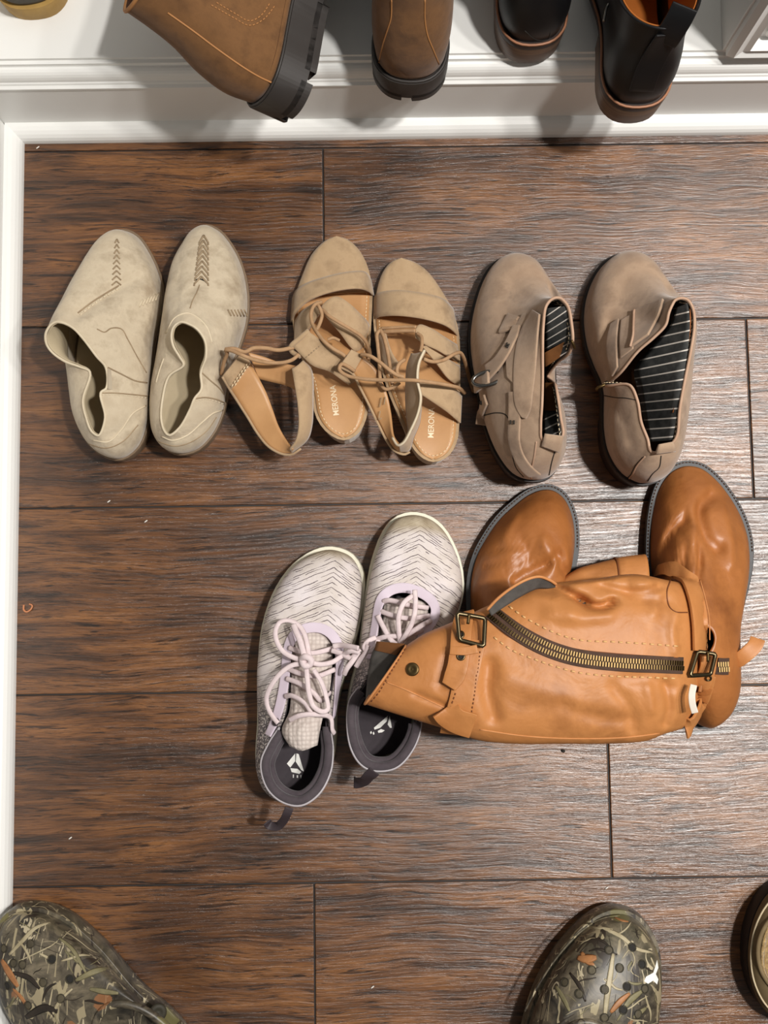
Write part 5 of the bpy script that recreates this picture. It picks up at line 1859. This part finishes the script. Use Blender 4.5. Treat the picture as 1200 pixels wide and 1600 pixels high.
def exL(root, S):
    b = [S.bvh]
    twig_print(root, S, [('twig_pale', [(930, 1444), (952, 1454), (972, 1464), (994, 1482), (1028, 1490)], 7), ('twig_pale', [(958, 1490), (954, 1520), (948, 1560), (944, 1598)], 9), ('twig_pale', [(972, 1498), (984, 1484), (992, 1500), (986, 1518), (999, 1527)], 2),
                         ('twig_pale', [(905, 1476), (924, 1466), (944, 1470)], 2), ('twig_pale', [(1017, 1496), (1024, 1512)], 4), ('twig_rust', [(954, 1582), (968, 1566), (984, 1552)], 9), ('twig_rust', [(902, 1496), (916, 1498), (932, 1496)], 13), ('twig_rust', [(908, 1488), (918, 1502), (928, 1508)], 9),
                         ('twig_olive', [(974, 1576), (986, 1562), (1004, 1548)], 10), ('twig_rust', [(960, 1433), (972, 1438), (982, 1440)], 6), ('twig_olive', [(990, 1590), (1010, 1575)], 8), ('twig_dark', [(890, 1520), (905, 1540), (915, 1565)], 6), ('twig_olive', [(868, 1540), (880, 1560), (890, 1580)], 7)], 11, (850, 1435, 1030, 1600), 46)
    decal('paint_splash', [[(1026, 1500), (1023, 1511), (1020, 1520), (1009, 1526), (1006, 1533), (1012, 1537), (1020, 1532), (1026, 1538), (1028, 1530), (1024, 1522), (1028, 1512)]], b, 'print_white', root, 0.0005)
    seam('moulded_ridge', [(820, 1580), (838, 1545), (860, 1510), (885, 1478), (908, 1455), (930, 1440), (950, 1433), (968, 1431)], b, root, 'camo', 0.0010, 50)


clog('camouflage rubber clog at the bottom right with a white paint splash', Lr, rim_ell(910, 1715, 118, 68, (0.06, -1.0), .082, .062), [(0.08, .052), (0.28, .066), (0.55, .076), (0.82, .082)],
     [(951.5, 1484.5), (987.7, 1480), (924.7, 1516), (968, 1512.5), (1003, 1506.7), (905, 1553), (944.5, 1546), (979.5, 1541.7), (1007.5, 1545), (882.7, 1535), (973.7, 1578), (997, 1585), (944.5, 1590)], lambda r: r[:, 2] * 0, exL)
Kr = [(262, 1775), (295, 1755), (310, 1715), (303, 1665), (283, 1622), (255, 1591), (226, 1567), (200, 1542), (178, 1515), (156, 1489), (132, 1466), (108, 1446), (82, 1431), (52, 1423), (26, 1425), (7, 1438), (-3, 1462), (-6, 1495), (0, 1535), (14, 1575), (40, 1613), (72, 1652), (110, 1691), (150, 1723), (190, 1752), (228, 1772)]


def exK(root, S):
    twig_print(root, S, [('twig_pale', [(14, 1492), (35, 1470), (55, 1450), (78, 1441)], 7), ('twig_pale', [(102, 1455), (124, 1470), (142, 1484), (160, 1492)], 4), ('twig_olive', [(92, 1465), (112, 1482), (126, 1505), (134, 1520)], 6), ('twig_olive', [(118, 1532), (150, 1517), (184, 1510)], 9),
                         ('twig_pale', [(78, 1592), (95, 1562), (113, 1545)], 5), ('twig_pale', [(73, 1592), (82, 1545)], 3), ('twig_pale', [(28, 1502), (55, 1490), (88, 1472), (100, 1455)], 2), ('twig_rust', [(2, 1500), (14, 1520), (28, 1542)], 13), ('twig_rust', [(20, 1545), (34, 1560), (45, 1578)], 7), ('twig_pale', [(0, 1440), (14, 1431), (28, 1426)], 3),
                         ('twig_dark', [(20, 1520), (45, 1528), (62, 1545)], 8), ('twig_dark', [(40, 1590), (70, 1575), (90, 1580)], 12), ('twig_olive', [(140, 1545), (165, 1550), (185, 1552)], 8)], 5, (0, 1430, 210, 1600), 44)
    c, n = hit(246, 1579, [S.bvh], 0.003) or (P(246, 1579, .05), np.array([.3, 0, 1]))
    strap_on('heel_strap', [(246, 1579), (275, 1612), (300, 1660)], 0.018, [S.bvh], root, 'camo', 0.004, 16, 0.004)
    disc_obj('strap_rivet', c + n * 0.004, n, 0.0085, 0.003, 'camo_sole', root, 20)


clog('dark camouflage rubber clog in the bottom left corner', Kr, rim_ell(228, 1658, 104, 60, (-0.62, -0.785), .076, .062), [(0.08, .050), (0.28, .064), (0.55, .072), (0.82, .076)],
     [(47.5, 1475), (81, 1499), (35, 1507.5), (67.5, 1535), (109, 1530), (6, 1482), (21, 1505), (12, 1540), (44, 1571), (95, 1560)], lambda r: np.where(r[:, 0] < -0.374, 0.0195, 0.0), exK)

Mr = [(1169, 1488), (1176, 1538), (1200, 1578), (1250, 1598), (1310, 1600), (1380, 1598), (1440, 1588), (1490, 1555), (1512, 1500), (1490, 1430), (1440, 1395), (1380, 1385), (1310, 1378), (1250, 1374), (1206, 1390), (1179, 1432)]
spec = []
for i, (x, y) in enumerate(Mr):
    th = 2 * math.pi * i / len(Mr)
    k = (1 - math.cos(th)) / 2
    spec.append((x, y, .020, 1262 - 78 * math.cos(th), 1488 + 78 * math.sin(th), .050 + .012 * k, max(0, min(1, (k - .6) / .3)), .004))
cols = shoe_cols(spec, [(0.1, .045), (0.3, .058), (0.6, .064), (0.85, .064)])
rootM = thing('slipper', 'khaki slipper with tan fleece lining at the right edge', 'slipper', base_of(cols))
SM = Surf(cols, 96, 24, True)
SM.build('upper', 'khaki', rootM, 0.003)
SM.build('fleece_lining', 'fleece', rootM, 0.004, v0=0.2, v1=0.98, off=-0.0045)
sole_for(SM, rootM, 'taupe_sole', lambda r: r[:, 2] * 0, 0.002)
insole_for(SM, rootM, 'fleece', 0.004, 0.010)
tube_obj('topline_binding', SM.g[:, -1], 0.0022, 'khaki', rootM, 8, True)
q = SM.g[:, int(.55 * 23)] + SM.normals()[:, int(.55 * 23)] * 0.0005
tube_obj('side_seam', q, 0.0010, 'beige_in', rootM, 6, True)
# ------------------------------------------------------------------ boots on the step
OUT = [(0, 0), (.20, .014), (.33, .060), (.378, .130), (.362, .22), (.345, .34), (.41, .50), (.49, .66), (.475, .80), (.36, .92), (.18, .985), (0, 1.0),
       (-.18, .985), (-.36, .92), (-.475, .80), (-.49, .66), (-.41, .50), (-.345, .34), (-.362, .22), (-.378, .130), (-.33, .060), (-.20, .014)]


def boot_local(L, W, zh, zt, rim_c, rx, ry, h, dip, vampz, inset=0.004):
    """columns in the boot's own frame: x across, y heel to toe, z up; ground at z = 0"""
    cols = []
    n = len(OUT)
    for i, (ox, oy) in enumerate(OUT):
        zb = zh + (zt - zh) * max(0, min(1, (oy - .25) / .35))
        b = np.array([ox * (W - 2 * inset), inset + oy * (L - 2 * inset), zb])
        th = 2 * math.pi * i / n
        e = np.array([rx * math.sin(th), rim_c - ry * math.cos(th), h - dip * abs(math.sin(th)) ** 2])
        k = (1 - math.cos(th)) / 2
        w = max(0.0, min(1.0, (oy - .45) / .35))
        pts = []
        for q in range(6):
            hs, zs = SIDE[q]
            zz = b[2] + (e[2] - b[2]) * [0, .2, .42, .64, .84, 1][q]
            hh = [0, .06, .30, .62, .86, 1][q]
            if 0 < q < 5:
                vh, vz = vampz[q - 1]
                hh = hh * (1 - w) + vh * w
                zz = zz * (1 - w) + vz * w
            p = b + (e - b) * hh
            p[2] = zz
            if 0 < q < 3:
                o = np.array([b[0], (b[1] - L * .3) * .5, 0])
                p += o / max(np.linalg.norm(o), 1e-6) * 0.003
            pts.append(p)
        cols.append(np.array(pts))
    return cols


def xf(M4, p):
    A = np.array(M4)
    return np.asarray(p) @ A[:3, :3].T + A[:3, 3]


def step_boot(label, name, M4, base, L, W, zh, zt, rim_c, rx, ry, h, dip, vampz, up, lining, cat='boot', group=None):
    cols = [xf(M4, c) for c in boot_local(L, W, zh, zt, rim_c, rx, ry, h, dip, vampz)]
    root = thing(name, label, cat, base, group)
    S = Surf(cols, 120, 34, True)
    S.build('upper', up, root, 0.0018)
    S.build('lining', lining, root, 0.0008, v0=0.25, v1=0.985, off=-0.0024)
    return root, S


def local_ring(L, W, n=64, grow=0.0):
    p = np.array([(ox * W, oy * L, 0) for ox, oy in OUT])
    r = spline(p, n, True)
    return ring_offset(r, grow) if grow else r


def lug_sole(root, M4, L, W, t):
    n = 128
    r = local_ring(L, W, n)
    for i in range(n):
        pass
    top = r.copy()
    top[:, 2] = t
    bot = r.copy()
    bot[:, 2] = 0.0065
    slab('sole', xf(M4, top), xf(M4, bot), 'lug', root, bev=0.0025)
    m = MB()
    for i in range(0, n, 16):
        seg = [(i + k) % n for k in range(16)]
        o = r[seg]
        inn = ring_offset(r, -0.014)[seg]
        e0 = (r[seg[0]] - r[seg[-1]]) * 0.10
        o[0], o[-1] = o[0] - e0, o[-1] + e0
        V = []
        for q, z in ((o, 0.012), (inn, 0.012), (o * 1.0, 0.0), (inn, 0.0)):
            a = q.copy()
            a[:, 2] = z
            V.append(a)
        V = xf(M4, np.vstack(V))
        k = len(seg)
        F = []
        for j in range(k - 1):
            F += [(j, j + 1, 2 * k + j + 1, 2 * k + j), (k + j + 1, k + j, 3 * k + j, 3 * k + j + 1), (2 * k + j, 2 * k + j + 1, 3 * k + j + 1, 3 * k + j), (j + 1, j, k + j, k + j + 1)]
        F += [(0, 2 * k, 3 * k, k), (k - 1, 2 * k - 1, 4 * k - 1, 3 * k - 1)]
        lug = mesh_obj('lug', V, F, 'lug', root, smooth=False)
    rr = local_ring(L, W, 64, -0.0022)
    rr[:, 2] = t + 0.0008
    tube_obj('welt', xf(M4, rr), 0.0016, 'lug', root, 6, True)


def stack_heel(root, M4, L, W, zh, zt, welt='welt_copper', solemat='stack'):
    n = 64
    r = local_ring(L, W, n)
    oy = np.clip((r[:, 1] / L - .25) / .35, 0, 1)
    top = r.copy()
    top[:, 2] = zh + (zt - zh) * oy
    bot = r.copy()
    bot[:, 2] = np.maximum(top[:, 2] - 0.007, 0.0)
    slab('sole', xf(M4, top), xf(M4, bot), 'heel_dark', root)
    k = 14
    idx = list(range(0, k + 1)) + list(range(n - k, n))
    a = r[idx].copy()
    a[:, 2] = zh - 0.0065
    c = a.mean(0)
    b_ = c + (a - c) * 0.95
    b_[:, 2] = 0.0
    q = len(idx)
    V = xf(M4, np.vstack([b_, a]))
    F = [(i, (i + 1) % q, q + (i + 1) % q, q + i) for i in range(q)] + [tuple(range(q - 1, -1, -1)), tuple(range(q, 2 * q))]
    o = mesh_obj('heel', V, F, solemat, root, smooth=True, bevel=0.0012)
    w = local_ring(L, W, n, -0.001)
    w[:, 2] = top[:, 2] + 0.0006
    tube_obj('welt', xf(M4, w), 0.0013, welt, root, 6, True)


VB = [(0.10, .075), (0.34, .092), (0.60, .105), (0.85, .140)]
# upright brown boot
base = P(638, 158, ZS)
M_O = Matrix.Translation(Vector(base)) @ Matrix.Rotation(math.radians(-3), 4, 'Z')
rO, SO = step_boot('brown nubuck ankle boot with lug sole standing upright, heel over the step', 'lug_sole_boot', M_O, base, .272, .098, .036, .036, .082, .040, .054, .185, .006, VB, 'brownboot', 'brown_in', group='brown lug-sole boots')
lug_sole(rO, M_O, .272, .098, .034)
seam('seam', [(612, 0), (611, 28), (606, 45), (598, 70), (592, 98)], [SO.bvh], rO, 'brown_thread', 0.0007, 30)
seam('seam', [(664, 0), (664, 30), (668, 55), (677, 78), (686, 100)], [SO.bvh], rO, 'brown_thread', 0.0007, 30)
insole_for(SO, rO, 'brown_in')
tube_obj('topline_edge', SO.g[:, -1], 0.0015, 'brown_thread', rO, 6, True)

# brown boot tipped on its side
yaw, roll = math.radians(-12), math.radians(-58)
R4 = Matrix.Rotation(yaw, 4, 'Z') @ Matrix.Rotation(roll, 4, 'Y')
low = min((R4 @ Vector((x * .098, y * .272, z)))[2] for x, y in OUT for z in (0, .034))
org = P(454, 188, ZS - low)
M_N = Matrix.Translation(Vector((org[0], org[1], ZS - low))) @ R4
rN, SN = step_boot('brown nubuck boot tipped on its side with lug sole facing right', 'lug_sole_boot', M_N, (org[0], org[1], ZS), .272, .098, .036, .036, .088, .042, .056, .166, .006, [(0.10, .075), (0.34, .092), (0.60, .105), (0.85, .132)], 'brownboot', 'brown_in', group='brown lug-sole boots')
lug_sole(rN, M_N, .272, .098, .034)
insole_for(SN, rN, 'brown_in')
tube_obj('topline_edge', SN.g[:, -1], 0.0018, 'brown_thread', rN, 6, True)
bN = [SN.bvh]
seam('seam', [(262, 20), (300, 47), (340, 77), (380, 105), (405, 120), (424, 129)], bN, rN, 'brown_thread', 0.0009)
stitch('gore_stitching', [[(330, 8), (365, 28), (390, 40), (412, 30), (430, 8)], [(338, 4), (368, 22), (390, 33), (408, 24), (422, 4)]], bN, rN, 'brown_thread', 6, 0.6, 0.0006)

# black boots
VK = [(0.10, .050), (0.34, .066), (0.60, .082), (0.85, .120)]
base = P(829, 102, ZS)
M_Q = Matrix.Translation(Vector(base)) @ Matrix.Rotation(math.radians(4), 4, 'Z')
rQ, SQ = step_boot('black leather boot with stacked brown heel, wholly on the step', 'heeled_boot', M_Q, base, .262, .090, .036, .012, .076, .036, .050, .150, .012, VK, 'black', 'orange_in', group='black heeled boots')
stack_heel(rQ, M_Q, .262, .090, .036, .012)
insole_for(SQ, rQ, 'orange_in')
seam('heel_seam', [(820, 48), (838, 62), (856, 61), (860, 50)], [SQ.bvh], rQ, 'hole', 0.0006, 20)
tube_obj('topline_edge', SQ.g[:, -1], 0.0014, 'black', rQ, 6, True)
base = P(985, 196, ZS)
M_R = Matrix.Translation(Vector(base)) @ Matrix.Rotation(math.radians(2), 4, 'Z')
rR, SR = step_boot('black leather boot with orange lining and pull tab, heel far over the step', 'heeled_boot', M_R, base, .262, .090, .036, .012, .072, .037, .052, .142, .014, [(0.10, .050), (0.34, .066), (0.60, .082), (0.85, .115)], 'black', 'orange_in', group='black heeled boots')
stack_heel(rR, M_R, .262, .090, .036, .012)
insole_for(SR, rR, 'orange_in')
tube_obj('topline_edge', SR.g[:, -1], 0.0014, 'black', rR, 6, True)
bR = [SR.bvh]
strap_on('pull_tab', [(1002, 140), (1014, 105), (1030, 75), (1044, 52)], 0.022, bR, rR, 'black', 0.0022, 20, 0.0012)
L0 = hit(1046, 50, bR, 0.001)
if L0 is not None:
    p0 = L0[0]
    strap3('pull_loop', even(np.array([p0 + [-.002, -.002, -.012], p0 + [0.000, -.001, .002], p0 + [.004, .004, .016], p0 + [.007, .010, .024]]), 14), np.tile([-0.35, -1.0, 0.6], (14, 1)), 0.022, rR, 'black', 0.0028)
tube_obj('zipper_pull', PP([(956, 4, .205), (948, 10, .205), (945, 24, .200), (943, 34, .196)]), 0.0016, 'steel', rR, 6, samples=10, flat=0.5)

# pale-piped shoe at the top left
base = P(60, 34, ZS)
M_S = Matrix.Translation(Vector(base)) @ Matrix.Rotation(math.radians(6), 4, 'Z')
rS, SS_ = step_boot('dark grey low shoe with an ochre sole, only its heel at the top left', 'low_shoe', M_S, base, .262, .096, .024, .020, .085, .034, .062, .062, .008, [(0.10, .044), (0.34, .054), (0.60, .060), (0.85, .064)], 'greyup', 'greyup', 'shoe')
n = 64
r = local_ring(.262, .096, n)
t_ = r.copy(); t_[:, 2] = .023
b_ = ring_offset(r, -0.002); b_[:, 2] = 0
slab('sole', xf(M_S, t_), xf(M_S, b_), 'ochre', rS, bev=0.003)
insole_for(SS_, rS, 'greyup')
tube_obj('topline_binding', SS_.g[:, -1], 0.0022, 'olive', rS, 6, True)
# ------------------------------------------------------------------ settle neighbours that touch so that none cuts into another
for nm, dx in (('ankle_boot', -0.0042), ('ankle_boot.001', -0.0014), ('sneaker', -0.0060), ('sneaker.001', -0.0018), ('lace_up_sandal.001', 0.0014)):
    bpy.data.objects[nm].location.x += dx
